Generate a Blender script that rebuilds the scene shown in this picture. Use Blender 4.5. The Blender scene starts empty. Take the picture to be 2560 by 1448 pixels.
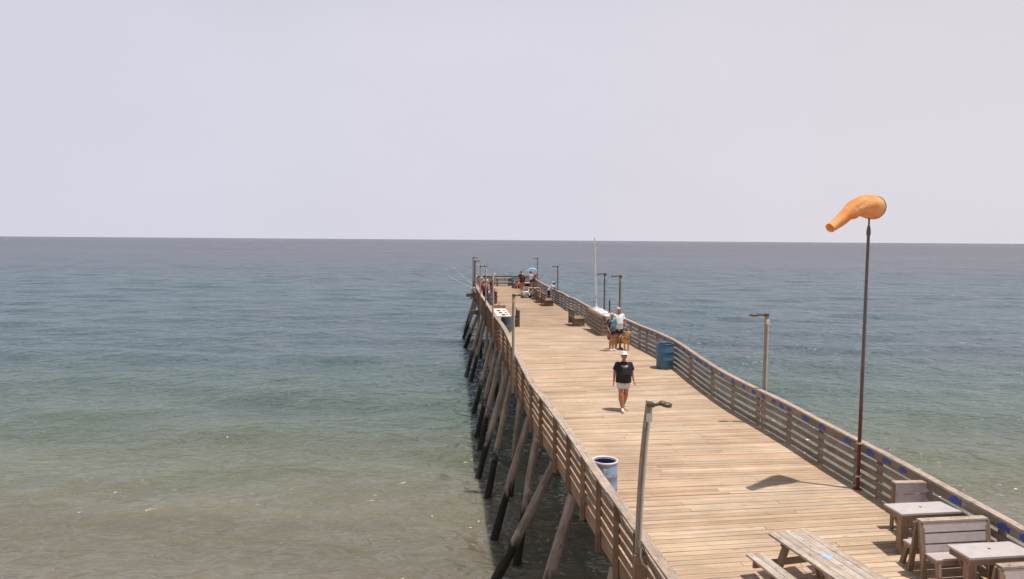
import bpy, bmesh, math, random
import numpy as np
from mathutils import Vector, Matrix, Euler

random.seed(7)
rng = np.random.default_rng(11)
scene = bpy.context.scene
scene.cycles.adaptive_threshold = 0.004
COL = scene.collection
R = math.radians

# ------------------------------------------------------------------ camera
cd = bpy.data.cameras.new("camera"); cam = bpy.data.objects.new("camera", cd); COL.objects.link(cam)
F_PX = 1750.0
cd.sensor_width = 36.0; cd.lens = F_PX / 2560 * 36.0
cd.clip_start = 0.1; cd.clip_end = 60000
PITCH = math.atan(124 / F_PX); ROLL = R(0.42); CZ = 8.8
cam.location = (0, 0, CZ)
cam.matrix_world = Matrix.Translation((0, 0, CZ)) @ Matrix.Rotation(R(90) - PITCH, 4, 'X') @ Matrix.Rotation(ROLL, 4, 'Z')
scene.camera = cam

# ------------------------------------------------------------------ exposure
scene.view_settings.view_transform = 'Standard'
scene.view_settings.look = 'None'
scene.view_settings.exposure = 0.0
scene.view_settings.gamma = 1.0

# ------------------------------------------------------------------ sky and sun
SUN_EL = 76.1; SUN_AZ = 108.0
w = bpy.data.worlds.new("World"); scene.world = w; w.use_nodes = True
nt = w.node_tree; nt.nodes.clear()
def N(t, **k):
    n = nt.nodes.new(t)
    for a, b in k.items(): setattr(n, a, b)
    return n
out = N('ShaderNodeOutputWorld'); bg = N('ShaderNodeBackground'); bg.inputs['Strength'].default_value = 0.05
sky = N('ShaderNodeTexSky', sky_type='NISHITA'); sky.sun_disc = False
sky.sun_elevation = R(SUN_EL); sky.sun_rotation = R(SUN_AZ); sky.dust_density = 3.0; sky.air_density = 1.2; sky.ozone_density = 1.0
tc = N('ShaderNodeTexCoord'); sx = N('ShaderNodeSeparateXYZ'); nt.links.new(tc.outputs['Generated'], sx.inputs[0])
# hazy air: a pale lavender veil, thick towards the horizon, thin overhead
el = N('ShaderNodeMapRange', interpolation_type='SMOOTHSTEP'); el.inputs[1].default_value = 0.24; el.inputs[2].default_value = 0.80
el.inputs[3].default_value = 0.98; el.inputs[4].default_value = 0.12
nt.links.new(sx.outputs['Z'], el.inputs[0])
lr = N('ShaderNodeMapRange'); lr.inputs[1].default_value = -0.62; lr.inputs[2].default_value = 0.62; nt.links.new(sx.outputs['X'], lr.inputs[0])
hz = N('ShaderNodeMix', data_type='RGBA'); nt.links.new(lr.outputs[0], hz.inputs['Factor'])
hz.inputs['A'].default_value = (13.4, 13.6, 15.8, 1); hz.inputs['B'].default_value = (15.1, 14.3, 15.4, 1)
cl = N('ShaderNodeTexNoise'); cl.inputs['Scale'].default_value = 2.2; cl.inputs['Detail'].default_value = 3.0
mp = N('ShaderNodeMapping'); mp.inputs['Scale'].default_value = (1, 1, 2.5); nt.links.new(tc.outputs['Generated'], mp.inputs[0]); nt.links.new(mp.outputs[0], cl.inputs[0])
cm = N('ShaderNodeMapRange'); cm.inputs[1].default_value = 0.3; cm.inputs[2].default_value = 0.7; cm.inputs[3].default_value = 0.975; cm.inputs[4].default_value = 1.02
nt.links.new(cl.outputs[0], cm.inputs[0])
vm = N('ShaderNodeVectorMath', operation='SCALE'); nt.links.new(hz.outputs['Result'], vm.inputs[0]); nt.links.new(cm.outputs[0], vm.inputs['Scale'])
mx = N('ShaderNodeMix', data_type='RGBA'); nt.links.new(el.outputs[0], mx.inputs['Factor'])
nt.links.new(sky.outputs[0], mx.inputs['A']); nt.links.new(vm.outputs[0], mx.inputs['B'])
nt.links.new(mx.outputs['Result'], bg.inputs[0]); nt.links.new(bg.outputs[0], out.inputs[0])

sl = bpy.data.lights.new("sun", 'SUN'); sl.energy = 3.9; sl.angle = R(0.6); sl.color = (1.0, 0.955, 0.88)
so = bpy.data.objects.new("sun", sl); COL.objects.link(so)
sdir = Vector((-0.235, 0.075, -1.0)).normalized()
so.rotation_euler = sdir.to_track_quat('-Z', 'Y').to_euler(); so.location = (10, -5, 40)

# ------------------------------------------------------------------ material helpers
def newmat(name):
    m = bpy.data.materials.new(name); m.use_nodes = True
    t = m.node_tree; b = t.nodes['Principled BSDF']
    return m, t, b
def plain(name, col, rough=0.6, metal=0.0, vary=0.12, vscale=6.0, spec=0.4, bump=0.0, bscale=40.0):
    m, t, b = newmat(name)
    b.inputs['Roughness'].default_value = rough; b.inputs['Metallic'].default_value = metal
    b.inputs['Specular IOR Level'].default_value = spec
    c = t.nodes.new('ShaderNodeTexCoord'); n = t.nodes.new('ShaderNodeTexNoise'); n.inputs['Scale'].default_value = vscale; n.inputs['Detail'].default_value = 5
    t.links.new(c.outputs['Object'], n.inputs[0])
    r = t.nodes.new('ShaderNodeMapRange'); r.inputs[1].default_value = .25; r.inputs[2].default_value = .75
    r.inputs[3].default_value = 1 - vary; r.inputs[4].default_value = 1 + vary; t.links.new(n.outputs[0], r.inputs[0])
    v = t.nodes.new('ShaderNodeVectorMath'); v.operation = 'SCALE'; v.inputs[0].default_value = col[:3]; t.links.new(r.outputs[0], v.inputs['Scale'])
    t.links.new(v.outputs[0], b.inputs['Base Color'])
    if bump:
        n2 = t.nodes.new('ShaderNodeTexNoise'); n2.inputs['Scale'].default_value = bscale; t.links.new(c.outputs['Object'], n2.inputs[0])
        bp = t.nodes.new('ShaderNodeBump'); bp.inputs['Strength'].default_value = bump; bp.inputs['Distance'].default_value = 0.01
        t.links.new(n2.outputs[0], bp.inputs['Height']); t.links.new(bp.outputs[0], b.inputs['Normal'])
    return m
def wood(name, cols, grain=0.35, gscale=(1.3, 34), stain=0.25, sscale=0.8, dark=(0.05, 0.035, 0.025), knots=0.5, patch=None, wet=None, rough=0.85):
    """weathered planks: tone per board (attribute rnd), grain along the board (UV), stains over the whole"""
    m, t, b = newmat(name); L = t.links.new; nn = t.nodes.new
    b.inputs['Roughness'].default_value = rough; b.inputs['Specular IOR Level'].default_value = 0.2
    at = nn('ShaderNodeAttribute'); at.attribute_name = 'rnd'
    cr = nn('ShaderNodeValToRGB'); e = cr.color_ramp.elements
    for i, c in enumerate(cols):
        p = i / (len(cols) - 1)
        if i < 2: e[i].position = p; el_ = e[i]
        else: el_ = e.new(p)
        el_.color = (*c, 1)
    if len(cols) > 2: e[0].position = 0; 
    for i, el_ in enumerate(sorted(e, key=lambda q: q.position)): pass
    L(at.outputs['Fac'], cr.inputs[0])
    uv = nn('ShaderNodeUVMap'); mpn = nn('ShaderNodeMapping'); mpn.inputs['Scale'].default_value = (gscale[0], gscale[1], 1)
    L(uv.outputs[0], mpn.inputs[0])
    ad = nn('ShaderNodeCombineXYZ'); ml = nn('ShaderNodeMath'); ml.operation = 'MULTIPLY'; ml.inputs[1].default_value = 91.7
    L(at.outputs['Fac'], ml.inputs[0]); L(ml.outputs[0], ad.inputs['Z']); L(ml.outputs[0], ad.inputs['X'])
    va = nn('ShaderNodeVectorMath'); L(mpn.outputs[0], va.inputs[0]); L(ad.outputs[0], va.inputs[1])
    n1 = nn('ShaderNodeTexNoise'); n1.inputs['Scale'].default_value = 1; n1.inputs['Detail'].default_value = 6; n1.inputs['Roughness'].default_value = .65; n1.inputs['Distortion'].default_value = .6
    L(va.outputs[0], n1.inputs[0])
    r1 = nn('ShaderNodeMapRange'); r1.inputs[1].default_value = .3; r1.inputs[2].default_value = .7; r1.inputs[3].default_value = 1 - grain; r1.inputs[4].default_value = 1 + grain * .6
    L(n1.outputs[0], r1.inputs[0])
    tcn = nn('ShaderNodeTexCoord'); n2 = nn('ShaderNodeTexNoise'); n2.inputs['Scale'].default_value = sscale; n2.inputs['Detail'].default_value = 6; n2.inputs['Roughness'].default_value = .7
    L(tcn.outputs['Object'], n2.inputs[0])
    r2 = nn('ShaderNodeMapRange'); r2.inputs[1].default_value = .3; r2.inputs[2].default_value = .72; r2.inputs[3].default_value = 1 - stain; r2.inputs[4].default_value = 1 + stain * .5
    L(n2.outputs[0], r2.inputs[0])
    mm = nn('ShaderNodeMath'); mm.operation = 'MULTIPLY'; L(r1.outputs[0], mm.inputs[0]); L(r2.outputs[0], mm.inputs[1])
    sc = nn('ShaderNodeVectorMath'); sc.operation = 'SCALE'; L(cr.outputs[0], sc.inputs[0]); L(mm.outputs[0], sc.inputs['Scale'])
    last = sc.outputs[0]
    # knots and nail stains
    mk = nn('ShaderNodeMapping'); mk.inputs['Scale'].default_value = (1.1, 5, 1); L(uv.outputs[0], mk.inputs[0])
    va2 = nn('ShaderNodeVectorMath'); L(mk.outputs[0], va2.inputs[0]); L(ad.outputs[0], va2.inputs[1])
    vo = nn('ShaderNodeTexVoronoi'); vo.inputs['Scale'].default_value = 1.0; L(va2.outputs[0], vo.inputs[0])
    rk = nn('ShaderNodeMapRange'); rk.inputs[1].default_value = .03; rk.inputs[2].default_value = .11; rk.inputs[3].default_value = knots; rk.inputs[4].default_value = 0
    L(vo.outputs['Distance'], rk.inputs[0])
    mxk = nn('ShaderNodeMix'); mxk.data_type = 'RGBA'; L(rk.outputs[0], mxk.inputs['Factor']); L(last, mxk.inputs['A']); mxk.inputs['B'].default_value = (*dark, 1); last = mxk.outputs['Result']
    if patch:      # blotches of another colour (lichen, worn grey, green growth)
        pc, ps, lo, hi = patch
        n3 = nn('ShaderNodeTexNoise'); n3.inputs['Scale'].default_value = ps; n3.inputs['Detail'].default_value = 8; n3.inputs['Roughness'].default_value = .75
        L(tcn.outputs['Object'], n3.inputs[0])
        r3 = nn('ShaderNodeMapRange'); r3.inputs[1].default_value = lo; r3.inputs[2].default_value = hi; L(n3.outputs[0], r3.inputs[0])
        m3 = nn('ShaderNodeMix'); m3.data_type = 'RGBA'; L(r3.outputs[0], m3.inputs['Factor']); L(last, m3.inputs['A']); m3.inputs['B'].default_value = (*pc, 1); last = m3.outputs['Result']
    if wet:        # the tidal band: growth and soaked wood below a height above the water
        z0, z1, wc = wet
        g = nn('ShaderNodeNewGeometry'); sz = nn('ShaderNodeSeparateXYZ'); L(g.outputs['Position'], sz.inputs[0])
        n4 = nn('ShaderNodeTexNoise'); n4.inputs['Scale'].default_value = 2.2; n4.inputs['Detail'].default_value = 6
        mp4 = nn('ShaderNodeMapping'); mp4.inputs['Scale'].default_value = (3, 3, .6); L(g.outputs['Position'], mp4.inputs[0]); L(mp4.outputs[0], n4.inputs[0])
        a4 = nn('ShaderNodeMath'); a4.operation = 'MULTIPLY_ADD'; L(n4.outputs[0], a4.inputs[0]); a4.inputs[1].default_value = 1.7; L(sz.outputs['Z'], a4.inputs[2])
        r4 = nn('ShaderNodeMapRange'); r4.inputs[1].default_value = z0 + .85; r4.inputs[2].default_value = z1 + .85; r4.inputs[3].default_value = 1; r4.inputs[4].default_value = 0
        L(a4.outputs[0], r4.inputs[0])
        m4 = nn('ShaderNodeMix'); m4.data_type = 'RGBA'; L(r4.outputs[0], m4.inputs['Factor']); L(last, m4.inputs['A']); m4.inputs['B'].default_value = (*wc, 1); last = m4.outputs['Result']
    L(last, b.inputs['Base Color'])
    bp = nn('ShaderNodeBump'); bp.inputs['Strength'].default_value = .35; bp.inputs['Distance'].default_value = .006
    L(n1.outputs[0], bp.inputs['Height']); L(bp.outputs[0], b.inputs['Normal'])
    return m

M = {}
M['deck'] = wood('deck_wood', [(.44, .30, .20), (.55, .395, .265), (.62, .455, .315), (.55, .39, .285), (.66, .51, .375), (.59, .425, .29), (.56, .37, .255), (.63, .48, .34), (.46, .335, .245)], grain=.32, gscale=(.9, 26), stain=.24, sscale=.55, knots=.55, dark=(.14, .08, .05), patch=((.40, .32, .255), 1.3, .56, .78))
M['deck_old'] = wood('older_deck_wood', [(.43, .295, .20), (.50, .35, .245), (.45, .31, .215), (.53, .385, .275), (.47, .32, .22)], grain=.32, gscale=(.9, 26), stain=.28, sscale=.5, knots=.55, dark=(.14, .08, .05))
M['cap'] = wood('cap_wood', [(.42, .33, .26), (.56, .45, .37), (.49, .38, .30)], grain=.35, stain=.3, sscale=5, patch=((.16, .12, .09), 9, .55, .68))
M['rail_in'] = wood('rail_wood', [(.23, .175, .135), (.36, .275, .215), (.29, .22, .175), (.28, .225, .18)], grain=.3, stain=.3, sscale=2.2, patch=((.30, .30, .24), 3, .58, .75))
M['rail_out'] = wood('outer_rail_wood', [(.32, .20, .13), (.43, .28, .19), (.36, .23, .155)], grain=.35, stain=.3, sscale=2.2, patch=((.24, .22, .12), 3, .6, .72))
M['post'] = wood('post_wood', [(.30, .175, .11), (.40, .25, .165), (.34, .20, .13)], grain=.35, stain=.35, sscale=2.5, patch=((.26, .24, .13), 4, .62, .75))
M['beam'] = wood('beam_wood', [(.18, .14, .095), (.27, .205, .14)], grain=.4, stain=.45, sscale=1.8, patch=((.11, .12, .06), 2.6, .5, .65))
M['pile'] = wood('pile_wood', [(.37, .285, .225), (.48, .375, .30), (.42, .32, .255)], grain=.4, gscale=(.5, 16), stain=.4, sscale=2.0, knots=.9, dark=(.04, .03, .02), wet=(1.15, 1.6, (.030, .028, .020)))
M['bench'] = wood('bench_wood', [(.25, .175, .115), (.35, .25, .17), (.29, .20, .14)], grain=.35, stain=.3, sscale=3)
M['dark_bench'] = wood('old_bench_wood', [(.15, .10, .065), (.24, .165, .11)], grain=.4, stain=.4, sscale=3)
M['slat'] = plain('composite_slat', (.50, .43, .415), .7, vary=.10, vscale=9)
M['table_top'] = plain('composite_top', (.53, .47, .455), .65, vary=.10, vscale=7, bump=.1)
M['table_leg'] = wood('table_frame_wood', [(.27, .175, .12), (.37, .25, .18)], grain=.3, stain=.25, sscale=4)
M['picnic'] = wood('picnic_wood', [(.55, .455, .38), (.66, .56, .48), (.60, .50, .43), (.54, .43, .34)], grain=.4, gscale=(1.2, 40), stain=.3, sscale=5, patch=((.20, .145, .10), 11, .56, .68))
M['lamp_post'] = wood('lamp_post_wood', [(.46, .35, .25), (.54, .42, .31)], grain=.35, stain=.25, sscale=3)
M['lamp_grey'] = wood('grey_lamp_post_wood', [(.15, .14, .145), (.21, .19, .19)], grain=.3, stain=.25, sscale=3)
M['conduit'] = plain('conduit_grey', (.62, .57, .50), .45, vary=.15, spec=.5)
M['lamp_metal'] = plain('lamp_metal', (.13, .10, .075), .5, .3, vary=.3)
M['lens'] = plain('lamp_lens', (.45, .38, .30), .3)
M['white'] = plain('white_plastic', (.80, .77, .74), .45, vary=.06)
M['white_pole'] = plain('white_pole_paint', (.78, .74, .71), .5, vary=.1, vscale=3)
M['blue'] = plain('blue_plastic', (.055, .14, .23), .42, vary=.18, vscale=5)
M['paleblue'] = plain('faded_blue_plastic', (.27, .345, .48), .5, vary=.14, vscale=6)
M['greyblue'] = plain('grey_blue_plastic', (.13, .15, .21), .5, vary=.15)
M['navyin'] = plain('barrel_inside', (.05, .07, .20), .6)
M['paper'] = plain('pale_sticker', (.72, .66, .66), .7)
M['dark'] = plain('dark_rubber', (.025, .02, .02), .8)
M['black'] = plain('black_plastic', (.02, .022, .024), .5)
M['fishblue'] = plain('fish_blue_paint', (.035, .085, .33), .6, vary=.3, vscale=14)
M['fishpale'] = plain('fish_pale_blue_paint', (.38, .52, .72), .7, vary=.15, vscale=14)
M['red'] = plain('red_plastic', (.55, .09, .05), .5)
M['counter'] = plain('counter_white', (.82, .74, .66), .5, vary=.08)
M['glass'] = plain('grey_panel', (.50, .50, .50), .4)
M['cyan'] = plain('parasol_blue', (.20, .46, .66), .7)
M['rope'] = plain('rope_grey', (.40, .34, .29), .8)
M['green'] = plain('cooler_green', (.25, .30, .14), .7, vary=.3)

def rustpole():
    m, t, b = newmat('rusty_pole'); L = t.links.new; nn = t.nodes.new
    b.inputs['Roughness'].default_value = .7
    tc_ = nn('ShaderNodeTexCoord'); s = nn('ShaderNodeSeparateXYZ'); L(tc_.outputs['Object'], s.inputs[0])
    n = nn('ShaderNodeTexNoise'); n.inputs['Scale'].default_value = 3.5; n.inputs['Detail'].default_value = 6; L(tc_.outputs['Object'], n.inputs[0])
    a = nn('ShaderNodeMath'); a.operation = 'MULTIPLY_ADD'; a.inputs[1].default_value = -2.6; L(n.outputs[0], a.inputs[0]); L(s.outputs['Z'], a.inputs[2])
    r = nn('ShaderNodeMapRange'); r.inputs[1].default_value = .1; r.inputs[2].default_value = 1.3; L(a.outputs[0], r.inputs[0])
    cr = nn('ShaderNodeValToRGB'); cr.color_ramp.elements[0].color = (.13, .03, .018, 1); cr.color_ramp.elements[1].color = (.17, .12, .10, 1)
    L(r.outputs[0], cr.inputs[0]); L(cr.outputs[0], b.inputs['Base Color'])
    return m
M['rustpole'] = rustpole()

# ------------------------------------------------------------------ mesh builder
class MB:
    def __init__(s): s.v = []; s.f = []; s.uv = []; s.r = []; s.sm = []; s.mi = []; s.cur = 0
    def quad(s, pts, uvs, r, smooth=False):
        i = len(s.v); s.v += [tuple(p) for p in pts]; s.r += [r] * len(pts); s.f.append(tuple(range(i, i + len(pts)))); s.uv += list(uvs); s.sm.append(smooth); s.mi.append(s.cur)
    def hexa(s, c, r=None):
        """c: 8 corners, 0-3 start ring, 4-7 end ring; grain runs start to end"""
        r = random.random() if r is None else r
        c = [Vector(p) for p in c]; Ln = (c[4] - c[0]).length; v = 0; u0 = random.random() * 9
        ctr = sum(c, Vector()) / 8
        i = len(s.v); s.v += [tuple(p) for p in c]; s.r += [r] * 8
        def face(idx, uvs):
            p = [c[k] for k in idx]; nrm = (p[1] - p[0]).cross(p[2] - p[0])
            if nrm.dot(sum(p, Vector()) / 4 - ctr) < 0: idx = idx[::-1]; uvs = uvs[::-1]
            s.f.append(tuple(i + k for k in idx)); s.uv.extend(uvs); s.sm.append(False); s.mi.append(s.cur)
        for k in range(4):
            k2 = (k + 1) % 4; wd = (c[k2] - c[k]).length
            face([k, k2, k2 + 4, k + 4], [(u0, v), (u0, v + wd), (u0 + Ln, v + wd), (u0 + Ln, v)]); v += wd + .03
        a = (c[1] - c[0]).length; b_ = (c[3] - c[0]).length
        face([0, 1, 2, 3], [(0, 0), (a, 0), (a, b_), (0, b_)]); face([4, 5, 6, 7], [(0, 0), (a, 0), (a, b_), (0, b_)])
    def bar(s, p0, p1, wd, h, up=(0, 0, 1), r=None, tilt=0):
        p0 = Vector(p0); p1 = Vector(p1); d = (p1 - p0).normalized(); up = Vector(up)
        if abs(d.dot(up)) > .98: up = Vector((0, 1, 0))
        sd = d.cross(up).normalized(); u = sd.cross(d).normalized()
        a = sd * wd / 2; b_ = u * h / 2
        s.hexa([p + o for p in (p0, p1) for o in (-a - b_, a - b_, a + b_, -a + b_)], r)
    def box(s, ctr, size, rot=0, r=None, axis='x'):
        x, y, z = size; c = Vector(ctr); q = Matrix.Rotation(rot, 3, 'Z')
        ax = {'x': Vector((x / 2, 0, 0)), 'y': Vector((0, y / 2, 0)), 'z': Vector((0, 0, z / 2))}
        A = q @ ax[axis]; o = [k for k in 'xyz' if k != axis]; B = q @ ax[o[0]]; D = q @ ax[o[1]]
        s.hexa([c + e + g for e in (-A, A) for g in (-B - D, B - D, B + D, -B + D)], r)
    def ring(s, rings, r=None, smooth=True, cap0=True, cap1=True, us=None):
        """rings: list of lists of n points"""
        r = random.random() if r is None else r
        n = len(rings[0]); i = len(s.v)
        for q in rings: s.v += [tuple(p) for p in q]; s.r += [r] * n
        ud = 0
        for k in range(len(rings) - 1):
            dl = (Vector(rings[k + 1][0]) - Vector(rings[k][0])).length
            wd = (Vector(rings[k][0]) - Vector(rings[k][1])).length
            for j in range(n):
                j2 = (j + 1) % n
                s.f.append((i + k * n + j, i + k * n + j2, i + (k + 1) * n + j2, i + (k + 1) * n + j))
                s.uv += [(ud, j * wd), (ud, (j + 1) * wd), (ud + dl, (j + 1) * wd), (ud + dl, j * wd)]; s.sm.append(smooth); s.mi.append(s.cur)
            ud += dl
        if cap0: s.quad(list(rings[0])[::-1], [(p[0], p[1]) for p in rings[0]], r)
        if cap1: s.quad(rings[-1], [(p[0], p[1]) for p in rings[-1]], r)
    def tube(s, pts, rad, n=10, r=None, caps=(True, True), jitter=0):
        pts = [Vector(p) for p in pts]; m = len(pts)
        if not hasattr(rad, '__len__'): rad = [rad] * m
        rings = []; ref = None
        for k, p in enumerate(pts):
            d = (pts[min(k + 1, m - 1)] - pts[max(k - 1, 0)]).normalized()
            if ref is None: ref = Vector((0, 1, 0)) if abs(d.y) < .9 else Vector((1, 0, 0))
            a = (ref - d * ref.dot(d)).normalized(); b_ = d.cross(a); ref = a
            rings.append([p + (a * math.cos(t) + b_ * math.sin(t)) * rad[k] * (1 + jitter * random.uniform(-1, 1)) for t in [2 * math.pi * j / n for j in range(n)]])
        s.ring(rings, r, True, *caps)
    def lathe(s, prof, ctr=(0, 0, 0), n=28, r=None, caps=(True, True)):
        c = Vector(ctr)
        s.ring([[c + Vector((q * math.cos(t), q * math.sin(t), z)) for t in [2 * math.pi * j / n for j in range(n)]] for q, z in prof], r, True, *caps)
    def blob(s, ctr, rad, rot=None, n=12, m=8, r=None):
        c = Vector(ctr); q = rot or Matrix.Identity(3); rings = []
        for k in range(m + 1):
            ph = math.pi * (k + .02) / (m + .04) - math.pi / 2
            rings.append([c + q @ Vector((rad[0] * math.cos(ph) * math.cos(t), rad[1] * math.cos(ph) * math.sin(t), rad[2] * math.sin(ph))) for t in [2 * math.pi * j / n for j in range(n)]])
        s.ring(rings, r, True, True, True)
    def prism(s, poly, p0, ex, ey, ez, th, r=None):
        """flat outline poly in (ex, ey) at p0, thickness th along ez"""
        r = .5 if r is None else r
        p0, ex, ey, ez = map(Vector, (p0, ex, ey, ez))
        a = [p0 + ex * x + ey * y for x, y in poly]; b_ = [p + ez * th for p in a]
        s.quad(b_, poly, r); s.quad(a[::-1], poly[::-1], r)
        for k in range(len(a)):
            k2 = (k + 1) % len(a); s.quad([a[k], a[k2], b_[k2], b_[k]], [(0, 0), (1, 0), (1, 1), (0, 1)], r)
    def mesh(s, name, mats):
        me = bpy.data.meshes.new(name); me.from_pydata(s.v, [], s.f); me.update()
        uvl = me.uv_layers.new(name='UVMap'); uvl.data.foreach_set('uv', np.array(s.uv, dtype=np.float32).ravel())
        at = me.attributes.new('rnd', 'FLOAT', 'POINT'); at.data.foreach_set('value', np.array(s.r, dtype=np.float32))
        me.polygons.foreach_set('use_smooth', s.sm); me.polygons.foreach_set('material_index', s.mi)
        for m in (mats if isinstance(mats, (list, tuple)) else [mats]): me.materials.append(m)
        me.update(); return me
    def build(s, name, mat, parent=None):
        """verts are in the parent's local frame (world if no parent)"""
        o = bpy.data.objects.new(name, s.mesh(name, mat)); COL.objects.link(o)
        if parent: o.parent = parent
        return o

def tag(o, label=None, cat=None, group=None, kind=None):
    if label: o['label'] = label
    if cat: o['category'] = cat
    if group: o['group'] = group
    if kind: o['kind'] = kind
    return o
def thing(name, label, cat, loc=(0, 0, 0), rz=0, group=None):
    o = bpy.data.objects.new(name, None); COL.objects.link(o); o.location = loc; o.rotation_euler = (0, 0, rz); o.empty_display_size = .2
    return tag(o, label, cat, group)
def clone(root, loc, rz, label, group=None):
    r = root.copy(); COL.objects.link(r); r.location = loc; r.rotation_euler = (0, 0, rz); r['label'] = label
    if group: r['group'] = group
    for ch in list(root.children):
        c = ch.copy(); COL.objects.link(c); c.parent = r
        for g in list(ch.children):
            d = g.copy(); COL.objects.link(d); d.parent = c
    return r

# ------------------------------------------------------------------ pier line (metres; z = 0 is the water)
KX = [8.952836834212402e-07, -0.00015592525859989276, 0.00981707763752772, -0.3515863516377557, 4.693792414808699]
def XL(y):
    if y < 9: return 2.216902981436248 - 0.2102 * (y - 9)
    return float(np.polyval(KX, min(y, 76)))
def XR(y): return XL(y) + 6.25
_yd = np.linspace(0, 80, 1601)
def _sm(ys, zs):
    z = np.interp(_yd, ys, zs); k = np.exp(-.5 * (np.arange(-24, 25) / 9.0) ** 2); k /= k.sum()
    return np.convolve(np.pad(z, 24, mode='edge'), k, 'valid')
_zr = _sm([4, 8.8, 9.5, 10.1, 10.8, 11.5, 12.4, 13.2, 14.0, 14.7, 15.6, 17.1, 19.0, 19.7, 20.7, 21.5, 22.4, 23.4, 24.5, 25.3, 26.6, 28.4, 30.1, 32.4, 34.3, 37.2, 41, 44.6, 46, 47.5, 49.2, 50.5, 55, 62, 76],
          [3.75, 4.17, 4.24, 4.29, 4.36, 4.41, 4.49, 4.545, 4.61, 4.63, 4.66, 4.745, 4.775, 4.78, 4.8, 4.83, 4.884, 4.958, 5.055, 5.13, 5.16, 5.165, 5.12, 5.11, 5.11, 4.98, 4.82, 4.88, 4.91, 4.93, 4.83, 4.92, 4.88, 4.9, 4.92])
_zl = _sm([4, 9.25, 10, 10.7, 11.5, 12.5, 13.6, 14.65, 15.5, 16.3, 17.6, 19, 20, 21.1, 22.2, 23.7, 24.85, 26.2, 28.0, 30.3, 34.4, 36.9, 41, 45, 50, 62, 76],
          [3.8, 4.2, 4.3, 4.4, 4.46, 4.54, 4.64, 4.72, 4.75, 4.77, 4.77, 4.745, 4.76, 4.83, 4.9, 4.97, 5.065, 5.16, 5.23, 5.19, 5.06, 5.0, 4.93, 4.9, 4.85, 4.86, 4.9])
def ZL(y): return float(np.interp(y, _yd, _zl))      # top of the left railing
def ZR(y): return float(np.interp(y, _yd, _zr))
RH = .98
def dz(x, y):                                         # deck surface
    t = (x - XL(y)) / 6.25; return ZL(y) * (1 - t) + ZR(y) * t - RH
CROSS = R(7.37)
Y0, Y1 = 2.0, 76.4

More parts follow.
